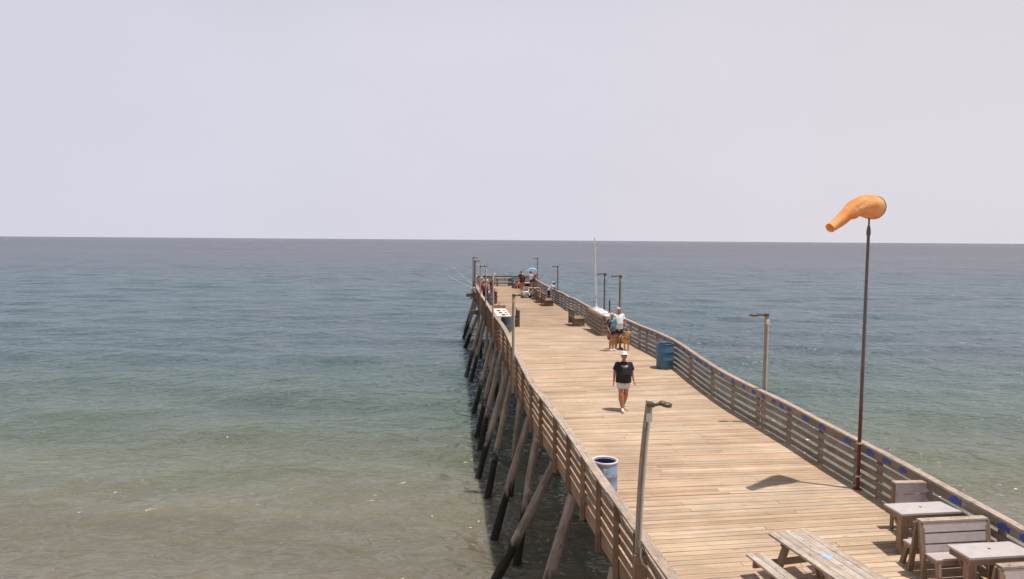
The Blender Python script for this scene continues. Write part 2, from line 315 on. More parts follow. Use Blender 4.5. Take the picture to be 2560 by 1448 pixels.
# ------------------------------------------------------------------ sea
def build_sea():
    def grow(a, b, d0, k):
        o = [a]; d = d0
        while o[-1] < b: o.append(o[-1] + d); d = d0 + k * (o[-1] - a)
        return o
    ys = np.array([-2500, -600, -150, -60, -30, -15, -6, 0] + grow(4, 40000, .13, .0105)[0:])
    xp = np.array(grow(0, 40000, .16, .0085)); xs = np.concatenate([-xp[:0:-1], xp]) + 1.5
    Xg, Yg = np.meshgrid(xs, ys); dx = np.gradient(xs)[None, :]; dy = np.gradient(ys)[:, None]; sp = np.maximum(dx, dy)
    Z = np.zeros_like(Xg)
    n = 90
    for i in range(n):
        lam = .65 * (12 / .65) ** ((i + rng.random()) / n)
        a = rng.normal(0, R(46 if lam < 3 else 28)) + R(4); k = 2 * math.pi / lam
        slope = .010 if lam < 2 else .013
        wgt = np.clip(lam / (sp * 2.6) - .8, 0, 1)
        ph = rng.random() * 7
        s_ = np.sin(k * (Xg * math.sin(a) + Yg * math.cos(a)) + ph + .6 * np.sin(Xg * .11 + i) + .5 * np.sin(Yg * .07 + 2 * i))
        Z += slope * lam / (2 * math.pi) * wgt * (s_ + .25 * np.cos(2 * np.arcsin(np.clip(s_, -1, 1))) )
    nx, ny = len(xs), len(ys)
    V = np.stack([Xg, Yg, Z], -1).reshape(-1, 3).astype(np.float32)
    idx = np.arange(nx * ny).reshape(ny, nx)
    Fq = np.stack([idx[:-1, :-1], idx[:-1, 1:], idx[1:, 1:], idx[1:, :-1]], -1).reshape(-1, 4).astype(np.int32)
    me = bpy.data.meshes.new('sea'); me.vertices.add(len(V)); me.vertices.foreach_set('co', V.ravel())
    me.loops.add(Fq.size); me.loops.foreach_set('vertex_index', Fq.ravel())
    me.polygons.add(len(Fq)); me.polygons.foreach_set('loop_start', np.arange(0, Fq.size, 4, dtype=np.int32))
    me.polygons.foreach_set('use_smooth', np.ones(len(Fq), dtype=bool)); me.update(calc_edges=True); me.validate()
    m, t, b = newmat('sea_water'); L = t.links.new; nn = t.nodes.new
    g = nn('ShaderNodeNewGeometry'); s = nn('ShaderNodeSeparateXYZ'); L(g.outputs['Position'], s.inputs[0])
    # water body colour by depth: sand stirred up near the beach, green over the bar, blue-grey offshore
    pn = nn('ShaderNodeTexNoise'); pn.inputs['Scale'].default_value = 1; pn.inputs['Detail'].default_value = 5; pn.inputs['Roughness'].default_value = .6
    pm = nn('ShaderNodeMapping'); pm.inputs['Scale'].default_value = (.055, .11, 1); L(g.outputs['Position'], pm.inputs[0]); L(pm.outputs[0], pn.inputs[0])
    ya = nn('ShaderNodeMath'); ya.operation = 'LOGARITHM'; ya.inputs[1].default_value = 10
    ymx = nn('ShaderNodeMath'); ymx.operation = 'MAXIMUM'; ymx.inputs[1].default_value = 5; L(s.outputs['Y'], ymx.inputs[0]); L(ymx.outputs[0], ya.inputs[0])
    yb = nn('ShaderNodeMath'); yb.operation = 'MULTIPLY_ADD'; yb.inputs[1].default_value = .16; L(pn.outputs[0], yb.inputs[0]); L(ya.outputs[0], yb.inputs[2])
    yc = nn('ShaderNodeMapRange'); yc.inputs[1].default_value = 1.1 + .08; yc.inputs[2].default_value = 3.3 + .08; L(yb.outputs[0], yc.inputs[0])
    cr = nn('ShaderNodeValToRGB'); e = cr.color_ramp.elements
    def P(y): return (math.log10(y) - 1.1) / 2.2
    stops = [(P(14), (.185, .162, .120)), (P(22), (.172, .160, .115)), (P(28), (.130, .145, .098)), (P(37), (.080, .118, .100)), (P(62), (.055, .095, .116)), (P(130), (.040, .086, .106)),
             (P(260), (.042, .060, .086)), (P(900), (.030, .035, .052))]
    e[0].position, e[0].color = stops[0][0], (*stops[0][1], 1); e[1].position, e[1].color = stops[-1][0], (*stops[-1][1], 1)
    for p, c in stops[1:-1]: q = e.new(p); q.color = (*c, 1)
    L(yc.outputs[0], cr.inputs[0])
    # patches of wind on the water
    wn = nn('ShaderNodeTexNoise'); wn.inputs['Scale'].default_value = 1; wn.inputs['Detail'].default_value = 6; wn.inputs['Roughness'].default_value = .62
    wm = nn('ShaderNodeMapping'); wm.inputs['Scale'].default_value = (.006, .035, 1); L(g.outputs['Position'], wm.inputs[0]); L(wm.outputs[0], wn.inputs[0])
    wr = nn('ShaderNodeMapRange'); wr.inputs[1].default_value = .3; wr.inputs[2].default_value = .7; wr.inputs[3].default_value = .80; wr.inputs[4].default_value = 1.22; L(wn.outputs[0], wr.inputs[0])
    w2 = nn('ShaderNodeTexNoise'); w2.inputs['Scale'].default_value = 1; w2.inputs['Detail'].default_value = 5; w2.inputs['Roughness'].default_value = .7
    wm2 = nn('ShaderNodeMapping'); wm2.inputs['Scale'].default_value = (.07, .30, 1); L(g.outputs['Position'], wm2.inputs[0]); L(wm2.outputs[0], w2.inputs[0])
    wr2 = nn('ShaderNodeMapRange'); wr2.inputs[1].default_value = .32; wr2.inputs[2].default_value = .68; wr2.inputs[3].default_value = .90; wr2.inputs[4].default_value = 1.10; L(w2.outputs[0], wr2.inputs[0])
    wmul = nn('ShaderNodeMath'); wmul.operation = 'MULTIPLY'; L(wr.outputs[0], wmul.inputs[0]); L(wr2.outputs[0], wmul.inputs[1])
    sc = nn('ShaderNodeVectorMath'); sc.operation = 'SCALE'; L(cr.outputs[0], sc.inputs[0]); L(wmul.outputs[0], sc.inputs['Scale']); L(sc.outputs[0], b.inputs['Base Color'])
    b.inputs['Subsurface Weight'].default_value = .85; b.inputs['Subsurface Radius'].default_value = (1, 1, .9); b.inputs['Subsurface Scale'].default_value = 1.3
    b.inputs['Roughness'].default_value = .16; b.inputs['IOR'].default_value = 1.33; b.inputs['Specular IOR Level'].default_value = .5
    r_ = nn('ShaderNodeMapRange'); r_.inputs[1].default_value = .35; r_.inputs[2].default_value = .7; r_.inputs[3].default_value = .20; r_.inputs[4].default_value = .25; L(wn.outputs[0], r_.inputs[0]); L(r_.outputs[0], b.inputs['Roughness'])
    def nz(sx_, sy_, det, ro=.6):
        a = nn('ShaderNodeTexNoise'); a.inputs['Scale'].default_value = 1; a.inputs['Detail'].default_value = det; a.inputs['Roughness'].default_value = ro; a.inputs['Distortion'].default_value = .8
        q = nn('ShaderNodeMapping'); q.inputs['Scale'].default_value = (sx_, sy_, 1); L(g.outputs['Position'], q.inputs[0]); L(q.outputs[0], a.inputs[0]); return a
    # chop in three sizes; the bigger sizes build up offshore
    prev = None
    for sx_, sy_, dist, st, ya_, yb_ in ((.24, .30, 2.6, None, 45, 150), (.65, .85, .90, None, 14, 45), (1.6, 2.2, .17, 1.0, 0, 0)):
        q = nz(sx_, sy_, 2, .5); bb = nn('ShaderNodeBump'); bb.inputs['Strength'].default_value = 1; bb.inputs['Distance'].default_value = dist; L(q.outputs[0], bb.inputs['Height'])
        if st is None:
            fr_ = nn('ShaderNodeMapRange'); fr_.inputs[1].default_value = ya_; fr_.inputs[2].default_value = yb_; fr_.inputs[3].default_value = .08 if ya_ > 20 else .25; L(s.outputs['Y'], fr_.inputs[0])
            sk = nz(.0007 if ya_ > 20 else .02, .0065 if ya_ > 20 else .09, 5, .65); skr = nn('ShaderNodeMapRange'); skr.inputs[1].default_value = .38; skr.inputs[2].default_value = .60; skr.inputs[3].default_value = .15 if ya_ > 20 else .5; L(sk.outputs[0], skr.inputs[0])
            fm_ = nn('ShaderNodeMath'); fm_.operation = 'MULTIPLY'; L(fr_.outputs[0], fm_.inputs[0]); L(skr.outputs[0], fm_.inputs[1]); L(fm_.outputs[0], bb.inputs['Strength'])
        if prev: L(prev.outputs[0], bb.inputs['Normal'])
        prev = bb
    b2 = prev
    L(b2.outputs[0], b.inputs['Normal'])
    me.materials.append(m)
    o = bpy.data.objects.new('sea', me); COL.objects.link(o); o['kind'] = 'structure'; return o
build_sea()

# ------------------------------------------------------------------ pier
pier = thing('pier', 'long wooden pier of pale planks on timber piles running out to sea', 'pier', (XL(20) + 3.1, 20, 0))
PO = Vector(pier.location)
def loc_(p, o=PO): return Vector(p) - o

mb = MB(); y = Y0; k = 0; CY = 6.25 * math.sin(CROSS)
while y < Y1:
    wd = .138 + random.uniform(-.004, .004); g = .006 + random.random() * .006
    yl, yr = y, min(y + CY, 77.5); mb.cur = 1 if y > 38.2 else 0
    pl = Vector((XL(yl) + .135, yl, 0)); pr = Vector((XR(yr) - .115, yr, 0))
    pl.x += random.uniform(0, .012); pr.x -= random.uniform(0, .02)
    ax = (pr - pl).normalized(); nd = Vector((-ax.y, ax.x, 0)) * (wd - g)
    cuts = [0, 1] if random.random() < .25 else sorted([0, random.choice([.33, .5, .66]) + random.uniform(-.02, .02), 1])
    for a, c in zip(cuts[:-1], cuts[1:]):
        ns = 1; j = random.uniform(-.002, .003)
        A = pl.lerp(pr, a + (.0006 if a else 0)); B = pl.lerp(pr, c - (.0006 if c < 1 else 0))
        def zz(p): return dz(p.x, p.y) + j
        A2, B2 = A + nd, B + nd; th = Vector((0, 0, .045))
        q = []
        for p, p2 in ((A, A2), (B, B2)):
            t1 = Vector((p.x, p.y, zz(p))); t2 = Vector((p2.x, p2.y, zz(p2) + random.uniform(-.001, .0015)))
            q += [t1 - th, t2 - th, t2, t1]
        mb.hexa([loc_(v) for v in q])
    y += wd
mb.build('deck_boards', [M['deck'], M['deck_old']], pier)

def strip(mb, fn, ya, yb, step, seg, wd, h, jit=.004):
    """long timbers laid end to end along the curve fn(y) -> point"""
    y = ya
    while y < yb - .05:
        e = min(y + seg, yb); r = random.random(); j = Vector((random.uniform(-jit, jit), 0, random.uniform(-jit, jit))); q = y
        while q < e - 1e-6:
            q2 = min(q + step, e)
            a = fn(q) + j; c = fn(q2 - (.003 if q2 == e else 0)) + j
            mb.bar(a, c, wd, h, r=r); q = q2
        y = e
# stringers and rim joists
mb = MB()
for off in (1.1, 2.1, 3.1, 4.1, 5.1):
    strip(mb, lambda q: loc_((XL(q) + off, q, dz(XL(q) + off, q) - .19)), Y0, 76.0, 1.6, 4.8, .09, .26)
mb.build('stringers', M['beam'], pier)
mb = MB(); strip(mb, lambda q: loc_((XL(q) + .115, q, ZL(q) - RH - .17)), Y0, 76.3, .8, 4.9, .05, .27); mb.build('rim_joist', M['rail_out'], pier)
mb = MB(); strip(mb, lambda q: loc_((XR(q) - .092, q, ZR(q) - RH - .17)), Y0, 76.3, .8, 4.9, .05, .27)
mb.build('rim_joist', M['rail_out'], pier)

# bents: (Y of the cap, left pile y top, left pile foot (x, y) at the water, kind)
def pile(top, foot, r0, r1, segs=9):
    top = Vector(top); foot = Vector(foot); d = (foot - top) / (top.z - foot.z); end = top + d * (top.z + 1.6)
    pts = []; rr = []; bend = Vector((random.uniform(-.05, .05), random.uniform(-.05, .05), 0))
    for i in range(segs + 1):
        t = i / segs; p = top.lerp(end, t) + bend * math.sin(t * math.pi) + Vector((random.uniform(-.012, .012), random.uniform(-.012, .012), 0))
        pts.append(loc_(p)); rr.append((r0 + (r1 - r0) * t) * random.uniform(.94, 1.06))
    m = MB(); m.tube(pts, rr, n=11, jitter=.05)
    # knots
    for i in range(3):
        t = random.uniform(.1, .6); p = loc_(top.lerp(end, t)); a = random.uniform(0, 6.3); rad = r0 + (r1 - r0) * t
        m.blob(p + Vector((math.cos(a), math.sin(a), 0)) * rad * .85, (.035, .035, .05), n=6, m=4, r=.1)
    m.build('pile', M['pile'], pier)
def crossbeam(yc, extl=0.0, extr=0.0):
    a = Vector((XL(yc) + .14 - extl, yc, dz(XL(yc), yc) - .50)); yr = yc + CY
    b_ = Vector((XR(min(yr, 77.5)) - .12 + extr, yr, dz(XR(yr), min(yr, 76.5)) - .50))
    m = MB()
    if extl: a.x = XL(yc) - extl
    m.bar(loc_(a), loc_(b_), .24, .32); m.build('cross_beam', M['beam'], pier)
BATTER = [  # top y, foot x, foot y, top radius
    (11.8, 1.25, 11.75, .13), (14.7, .45, 15.1, .15), (16.65, -.50, 17.1, .135), (20.8, -.43, 20.26, .125), (25.7, -.77, 22.92, .13), (27.3, -1.18, 25.32, .135), (31.2, -1.26, 28.83, .13),
    (33.8, -1.53, 30.86, .125), (37.8, -1.9, 34.98, .13), (46.5, -2.51, 43.25, .13), (49.0, -2.9, 45.06, .14), (54.0, -3.82, 57.16, .15), (61, -4.3, 62, .14), (67, -4.5, 68, .14), (73, -4.7, 73, .14)]
for yt, fx, fy, rd in BATTER:
    zt = ZL(yt) - RH - .36
    pile((XL(yt) + .16, yt, zt), (fx, fy, 0), rd * .80, rd * 1.02)
for yv, fx, fy in ((19.45, .24, 18.61), (23.3, .0, 23.2), (30.0, -.55, 29.9), (35.5, -.75, 35.6), (40.5, -1.3, 40.3), (44.4, -1.75, 44.2), (52, -2.3, 52), (57, -2.75, 57)):
    pile((XL(yv) + .2, yv, ZL(yv) - RH - .36), (fx, fy, 0), .10, .125)
for yb_ in (6.5, 11.8, 16.7, 21.0, 25.7, 31.0, 36.5, 41.5, 47.0, 52.0, 57.5, 62.5, 68.0, 74.5):
    crossbeam(yb_, .75 if yb_ in (52.0, 68.0) else 0.0)
    if yb_ > 60: pass
    for off in (2.0, 4.3):
        x = XL(yb_) + off; yy = yb_ + off * .128
        pile((x, yy, dz(x, yy) - .62), (x + random.uniform(-.1, .1), yy + random.uniform(-.2, .2), 0), .12, .15)
    yy = yb_ + CY; x = XR(min(yy, 76)) - .2
    pile((x, yy, dz(x, min(yy, 76)) - .62), (x + .95, yy, 0), .12, .15)

# ------------------------------------------------------------------ railings
def spaced(given, ya, yb, d):
    g = sorted(given); o = list(g); q = g[-1] + d
    while q < yb: o.append(q + random.uniform(-.08, .08)); q += d
    q = g[0] - d
    while q > ya: o.append(q); q -= d
    return sorted(o)
LP = spaced([10.536, 11.452, 12.45, 13.524, 14.738, 16.119, 18.005, 19.708, 21.537, 23.2, 24.9, 26.63, 28.64, 31.36], 3.0, 76, 1.55)
RP = spaced([12.644, 13.96, 14.671, 15.989, 17.382, 19.018, 20.609, 22.168, 24.134, 26.1, 28.0, 29.54, 30.67, 32.26, 33.78], 4.0, 76.3, 1.55)
def railing(side):
    s = -1 if side == 'L' else 1
    X = XL if s < 0 else XR; Zt = ZL if s < 0 else ZR
    lab = ('left railing with brown posts outside its slats and a flat sunlit handrail' if s < 0 else
           'right railing, weathered slats with blue fish painted on the top board')
    o = (X(14), 14, Zt(14) - RH); root = thing('railing', lab, 'railing', o); O = Vector(o)
    mb = MB(); strip(mb, lambda q: Vector((X(q) - s * .068, q, Zt(q) - .018)) - O, Y0, 76.3, .7, 4.9, .17 if s < 0 else .145, .038, .007); mb.build('handrail', M['cap'], root)
    rows = [(-.12, .165), (-.33, .108), (-.515, .108), (-.70, .108), (-.885, .108)]
    mat = M['rail_in'] if s > 0 else M['rail_out']
    mb = MB()
    for zc, h in rows:
        strip(mb, lambda q: Vector((X(q) - s * .108, q, Zt(q) + zc)) - O, Y0 + random.random(), 76.3, .7, 4.9, .036, h, .006)
    mb.build('rail_boards', mat, root)
    for yp in (LP if s < 0 else RP):
        lo = (.42 + random.uniform(-.06, .06)) if s < 0 else .34
        m = MB(); m.bar(Vector((X(yp) - s * .043, yp, Zt(yp) - .04)) - O, Vector((X(yp) - s * .043, yp, Zt(yp) - RH - lo)) - O, .088 if s < 0 else .09, .082, up=(0, 1, 0))
        m.build('post', M['post'] if s < 0 else M['rail_in'], root)
    if s < 0:
        m = MB(); ys_ = [q for q in LP if 8 < q < 34]
        for a, c in zip(ys_[:-1], ys_[1:]):
            for zc, sag in ((-.17, .10), (-.22, .16)):
                pts = []
                for i in range(9):
                    t = i / 8; q = a + (c - a) * t
                    pts.append(Vector((X(q) + .088, q, Zt(q) + zc - sag * 4 * t * (1 - t) * random.uniform(.9, 1.1))) - O)
                m.tube(pts, .011, n=6)
        m.build('cable', M['rope'], root)
    return root, O
railL, OL = railing('L'); railR, OR = railing('R')
# fish on the top board of the right railing
fish = [(-.5, .0), (-.47, .09), (-.38, .19), (-.28, .25), (-.22, .33), (-.02, .36), (.14, .28), (.2, .2), (.27, .1), (.36, .16), (.5, .27), (.46, .08), (.5, -.02), (.44, -.14), (.5, -.26), (.36, -.18), (.26, -.12), (.15, -.2), (.05, -.24), (.0, -.36), (-.12, -.28), (-.28, -.24), (-.4, -.15)]
FY = [10.57, 10.98, 11.94, 13.21, 13.67, 14.15, 14.9, 15.12, 15.84, 16.5, 17.26, 17.63, 18.02, 18.58, 19.13, 19.75, 20.46, 21.24, 22.08, 22.55, 23.0, 23.33, 24.14, 24.67, 26.77, 27.38, 27.74, 28.58, 29.28, 30.35, 31.15, 31.92, 33.0, 33.6]
FY.remove(15.12)
fm = MB(); fm.prism([(x, y) for x, y in fish][::-1], (0, 0, 0), (0, -.245, 0), (0, 0, .195), (-1, 0, 0), .006); fme = fm.mesh('fish', M['fishblue'])
for yf in FY:
    o = bpy.data.objects.new('painted_fish', fme); COL.objects.link(o); o.parent = railR
    o.location = Vector((XR(yf) - .128, yf, ZR(yf) - .122 + random.uniform(-.015, .01))) - OR
    dxy = XR(yf + .3) - XR(yf - .3); sl_ = (ZR(yf + .3) - ZR(yf - .3)) / .6
    o.rotation_euler = (math.atan(sl_) + random.uniform(-.08, .08), 0, math.atan2(-dxy, .6)); q = random.uniform(.88, 1.12); o.scale = (1, q, q)
# end railing
re_ = thing('railing', 'far railing across the sea end of the pier behind the bench', 'railing', (XL(76) + 3.1, 76.5, ZL(76) - RH)); OE = Vector(re_.location)
def E(x, dy, z): t = (x - XL(76)) / 6.25; return Vector((x, 76.28 + .13 * (x - XL(76)) + dy, ZL(76) + z)) - OE
xa, xb = XL(76) + .05, XR(76) - .05
mb = MB(); mb.bar(E(xa, 0, -.02), E(xb, 0, -.02), .2, .04); mb.build('handrail', M['cap'], re_)
mb = MB()
for zc, h in ((-.125, .165), (-.305, .125), (-.485, .125), (-.665, .125), (-.845, .125)): mb.bar(E(xa, -.03, zc), E(xb, -.03, zc), .036, h)
mb.build('rail_boards', M['rail_in'], re_)
for i in range(5):
    x = xa + .1 + (xb - xa - .2) * i / 4; mb = MB(); mb.bar(E(x, .04, -.045), E(x, .04, -RH - .3), .09, .09, up=(0, 1, 0)); mb.build('post', M['rail_in'], re_)

# ------------------------------------------------------------------ lamp posts
def lamp(side, y, ztop, lab, mat='lamp_grey', lean=(0, 0), curve=0.0, base_w=0.0, collar='conduit', head_len=.32, wp=.115, dirx=None, arm_y=0.0, xo=.075, head=True):
    s = -1 if side == 'L' else 1
    X = XL if s < 0 else XR; Zt = ZL if s < 0 else ZR
    bx = X(y) + s * xo; bz = Zt(y) - RH - .3
    root = thing('lamp_post', lab, 'lamp post', (bx, y, bz), 0, 'lamp posts along the railings')
    H = ztop - bz; m = MB(); n = 8
    def P(t, ox=0, oy=0): return Vector((lean[0] * t + curve * t ** 3 + ox, lean[1] * t + oy, H * t))
    r = random.random()
    for i in range(n): m.bar(P(i / n), P((i + 1) / n + .001), wp, wp * .9, up=(0, 1, 0), r=r)
    m.build('post', M[mat], root)
    m = MB(); m.tube([P(t, .022, -wp * .5 - .016) for t in (.34, .5, .65, .8, .93)], .021, n=7); m.build('conduit', M['conduit'], root)
    m = MB(); tp = P(.93, .015, -wp * .5); m.box(tp, (.085, .06, .13)); m.build('junction_box', M[collar], root)
    if not head:
        m = MB(); m.tube([P(.93, .02, -wp * .5 - .02), P(.985, .03, -wp * .5), P(1.0, -s * .06, 0), P(.99, -s * .12, .02)], .022, n=8); m.build('conduit_bend', M['conduit'], root); return root, P
    d = -s if dirx is None else dirx
    m = MB(); a = P(.985); m.tube([a + Vector((d * .04, 0, -.02)), a + Vector((d * .13, arm_y * .3, .0)), a + Vector((d * .20, arm_y * .6, .015))], .026, n=8)
    m.box(P(.985, d * .015, -.03), (wp + .012, wp + .012, .06)); m.build('arm', M['lamp_metal'], root)
    m = MB(); c = a + Vector((d * (.17 + head_len / 2), arm_y, -.005))
    m.blob(c, (head_len / 2, .075, .04), n=12, m=6); m.blob(c + Vector((-d * head_len * .33, 0, .018)), (.07, .06, .04), n=10, m=6)
    hd = m.build('lamp_head', M['lamp_metal'], root)
    m = MB(); m.blob(c + Vector((d * .03, 0, -.032)), (head_len * .3, .05, .018), n=10, m=5); ln = m.build('lens', M['lens'], hd)
    return root, P
root1, P1 = lamp('L', 10.3, 6.42, 'leaning brown lamp post nearest the camera, beside the open pale blue barrel', 'lamp_post', lean=(.0, 0), curve=.13, head_len=.18, wp=.09, xo=.02)
# thicker timber that carries the leaning post
m = MB(); m.bar((.035, -.02, -.75), (.035, -.02, 1.02), .20, .13, up=(0, 1, 0)); m.build('base_timber', M['post'], root1)
m = MB(); m.tube([P1(.34, .03, -.08), P1(.30, .03, -.085), P1(.27, .06, -.09), P1(.25, .12, -.07), P1(.22, .165, -.01)], .018, n=7); m.build('conduit_elbow', M['conduit'], root1)
LAMPS = [('L', 23.24, 7.01, 'brown lamp post rising in front of the right end of the white cleaning table', dict(mat='lamp_post', wp=.10)),
         ('L', 34.06, 7.16, 'slim pale headless pole at the left end of the white cleaning table', dict(mat='lamp_post', wp=.085, head=False)),
         ('L', 41.8, 7.0, 'headless grey pole on the left railing just beyond the cleaning table', dict(wp=.09, head=False)),
         ('L', 49.0, 7.0, 'lamp post at the elbow of the person in the maroon hoodie', dict(mat='lamp_post', wp=.09)),
         ('L', 59.0, 7.05, 'thick grey lamp post at the outer left edge beside the left group of anglers', dict(wp=.17)),
         ('L', 68.5, 7.1, 'thin dark lamp post farthest out on the left railing', dict(wp=.12)),
         ('R', 19.0, 6.86, 'lamp post with a white collar standing alone outside the right railing', dict(mat='lamp_post', collar='white', wp=.09, xo=.1)),
         ('R', 34.85, 7.09, 'dark doubled lamp post rising behind the person in the white shirt', dict(wp=.12)),
         ('R', 38.4, 7.02, 'grey lamp post between the white flagpole and the couple', dict(wp=.12)),
         ('R', 55.2, 6.78, 'grey lamp post beside the man leaning on the right railing', dict(wp=.12)),
         ('R', 69.9, 7.03, 'dark lamp post farthest out on the right, next to the blue parasol', dict(wp=.13))]
for sd, yy, zt, lab, kw in LAMPS: lamp(sd, yy, zt, lab, **kw)

# ------------------------------------------------------------------ windsock on its pole
wx, wy = 7.28, 14.36; wz = dz(wx, wy)
root = thing('windsock_pole', 'tall thin rusty steel pole strapped to the right railing, the windsock at its top', 'pole', (wx, wy, wz))
m = MB(); m.tube([(0, 0, 0), (0, 0, 2.6), (.0, 0, 5.35)], [.037, .035, .029], n=12); m.tube([(0, 0, 5.3), (0, 0, 5.36), (0, 0, 5.44), (0, 0, 5.5)], [.037, .042, .036, .024], n=12); m.build('pole', M['rustpole'], root)
m = MB(); m.tube([(0, 0, 5.48), (0, 0, 6.08)], .018, n=8); m.build('spindle', M['lamp_metal'], root)
m = MB(); m.lathe([(.005, .0), (.09, .004), (.09, .012), (.04, .02)], n=14); m.build('base_plate', M['rustpole'], root)
for zz_ in (.28, .98):
    m = MB(); m.box((.085, .015, zz_), (.24, .035, .03)); m.tube([(-.046, 0, zz_ - .013), (-.046, 0, zz_ + .013)], .012, n=6); m.lathe([(.05, -.016), (.05, .016)], (0, 0, zz_), n=12); m.build('bracket', M['conduit'], root)
def sockmat():
    m, t, b = newmat('orange_nylon'); L = t.links.new; nn = t.nodes.new
    b.inputs['Roughness'].default_value = .75; b.inputs['Subsurface Weight'].default_value = 0.0
    tc_ = nn('ShaderNodeTexCoord'); n = nn('ShaderNodeTexNoise'); n.inputs['Scale'].default_value = 2.6; n.inputs['Detail'].default_value = 3; L(tc_.outputs['Object'], n.inputs[0])
    cr = nn('ShaderNodeValToRGB'); cr.color_ramp.elements[0].position = .36; cr.color_ramp.elements[0].color = (.97, .52, .17, 1); cr.color_ramp.elements[1].position = .62; cr.color_ramp.elements[1].color = (1.0, .74, .38, 1)
    L(n.outputs[0], cr.inputs[0])
    v = nn('ShaderNodeTexVoronoi'); v.inputs['Scale'].default_value = 11; L(tc_.outputs['Object'], v.inputs[0])
    r = nn('ShaderNodeMapRange'); r.inputs[1].default_value = .05; r.inputs[2].default_value = .12; r.inputs[3].default_value = .35; r.inputs[4].default_value = 0; L(v.outputs['Distance'], r.inputs[0])
    mx_ = nn('ShaderNodeMix'); mx_.data_type = 'RGBA'; L(r.outputs[0], mx_.inputs['Factor']); L(cr.outputs[0], mx_.inputs['A']); mx_.inputs['B'].default_value = (.30, .15, .05, 1)
    L(mx_.outputs['Result'], b.inputs['Base Color'])
    tr = nn('ShaderNodeBsdfTranslucent'); L(mx_.outputs['Result'], tr.inputs[0]); ms = nn('ShaderNodeMixShader'); ms.inputs[0].default_value = .5
    o = t.nodes['Material Output']; L(b.outputs[0], ms.inputs[1]); L(tr.outputs[0], ms.inputs[2]); L(ms.outputs[0], o.inputs[0])
    n2 = nn('ShaderNodeTexNoise'); n2.inputs['Scale'].default_value = 7; n2.inputs['Detail'].default_value = 4; n2.inputs['Distortion'].default_value = 1; L(tc_.outputs['Object'], n2.inputs[0])
    bp = nn('ShaderNodeBump'); bp.inputs['Strength'].default_value = .5; bp.inputs['Distance'].default_value = .05; L(n2.outputs[0], bp.inputs['Height']); L(bp.outputs[0], b.inputs['Normal'])
    return m
SOCK = sockmat()
sock0 = Vector((7.36, 14.42, 9.52)); root = thing('windsock', 'faded orange windsock drooping to the left from the top of its rusty pole', 'windsock', sock0)
path = [((0.07, .06, 0), .235), ((0, 0, .0), .243), ((-.13, -.06, .015), .238), ((-.28, -.14, .01), .212), ((-.40, -.2, -.01), .178), ((-.50, -.26, -.05), .165), ((-.60, -.31, -.115), .148), ((-.72, -.37, -.195), .128), ((-.84, -.44, -.28), .118), ((-.97, -.50, -.365), .106), ((-1.10, -.56, -.44), .097)]
dense = []
for i in range(len(path) - 1):
    for j in range(5):
        t = j / 5; a, b_ = path[i], path[i + 1]; dense.append((Vector(a[0]).lerp(Vector(b_[0]), t), a[1] + (b_[1] - a[1]) * t))
dense.append((Vector(path[-1][0]), path[-1][1]))
m = MB(); rings = []; n = 36
for k, (p, rd) in enumerate(dense):
    d = (dense[min(k + 1, len(dense) - 1)][0] - dense[max(k - 1, 0)][0]).normalized()
    a = Vector((0, 0, 1)); a = (a - d * a.dot(d)).normalized(); b_ = d.cross(a); rg = []
    u = k / (len(dense) - 1)
    for j in range(n):
        th = 2 * math.pi * j / n
        wr = 1 + .035 * math.sin(5 * th + 9 * u) * min(1, u * 4) + .05 * math.exp(-((u - .45) / .09) ** 2) * math.sin(9 * th + 3) + .02 * math.sin(24 * u + 2 * th)
        low = -.5 * (1 + math.cos(th)) * 0
        sag = (-.03 if math.cos(th) < -.3 else 0) * math.exp(-((u - .53) / .06) ** 2)
        rg.append(p + (a * math.cos(th) + b_ * math.sin(th)) * rd * (wr) + Vector((0, 0, sag)))
    rings.append(rg)
m.ring(rings, .5, True, False, False)
# inner skin
m.ring([[p + (dense[k][0] - p) * .03 for p in rg][::-1] for k, rg in enumerate(rings)], .5, True, False, False)
m.build('sock', SOCK, root)
m = MB(); c0, r0 = dense[0]; d = (dense[1][0] - dense[0][0]).normalized(); a = Vector((0, 0, 1)); a = (a - d * a.dot(d)).normalized(); b_ = d.cross(a)
m.tube([c0 + (a * math.cos(t) + b_ * math.sin(t)) * (r0 + .002) for t in [2 * math.pi * j / 28 for j in range(29)]], .009, n=6)
m.tube([c0 - a * r0, c0 + a * r0], .008, n=6); m.build('hoop', M['lamp_metal'], root)

# ------------------------------------------------------------------ white flagpole
x, y = XR(40.8) + .1, 40.8; z = ZR(40.8)
root = thing('flagpole', 'bare white flagpole by the right railing, reaching just above the horizon', 'flagpole', (x, y, z - .3))
m = MB(); m.tube([(0, 0, 0), (-.03, 0, 1.2), (-.09, 0, 2.9), (-.14, 0, 4.42)], [.055, .05, .04, .026], n=12); m.build('pole', M['white_pole'], root)
m = MB(); m.lathe([(.2, .3), (.2, .345), (.08, .37), (.08, .46)], n=16); m.build('base_collar', M['white_pole'], root)
m = MB(); m.box((-.02, -.06, 1.0), (.03, .05, .14)); m.build('cleat', M['lamp_metal'], root)
m = MB(); m.blob((-.14, 0, 4.44), (.035, .035, .035), n=8, m=6); m.build('finial', M['white_pole'], root)
x, y = 5.13, 36.6
root = thing('short_post', 'short dark pipe standing behind the slatted cleaning station and the couple', 'post', (x, y, dz(x, y)))
m = MB(); m.tube([(0, 0, 0), (0, 0, 1.62)], .035, n=10); m.tube([(0, 0, 1.60), (0, 0, 1.64)], .045, n=10); m.build('pipe', M['black'], root)
m = MB(); m.lathe([(.01, 0), (.08, .003), (.08, .015), (.04, .02)], n=12); m.build('base_flange', M['lamp_metal'], root)

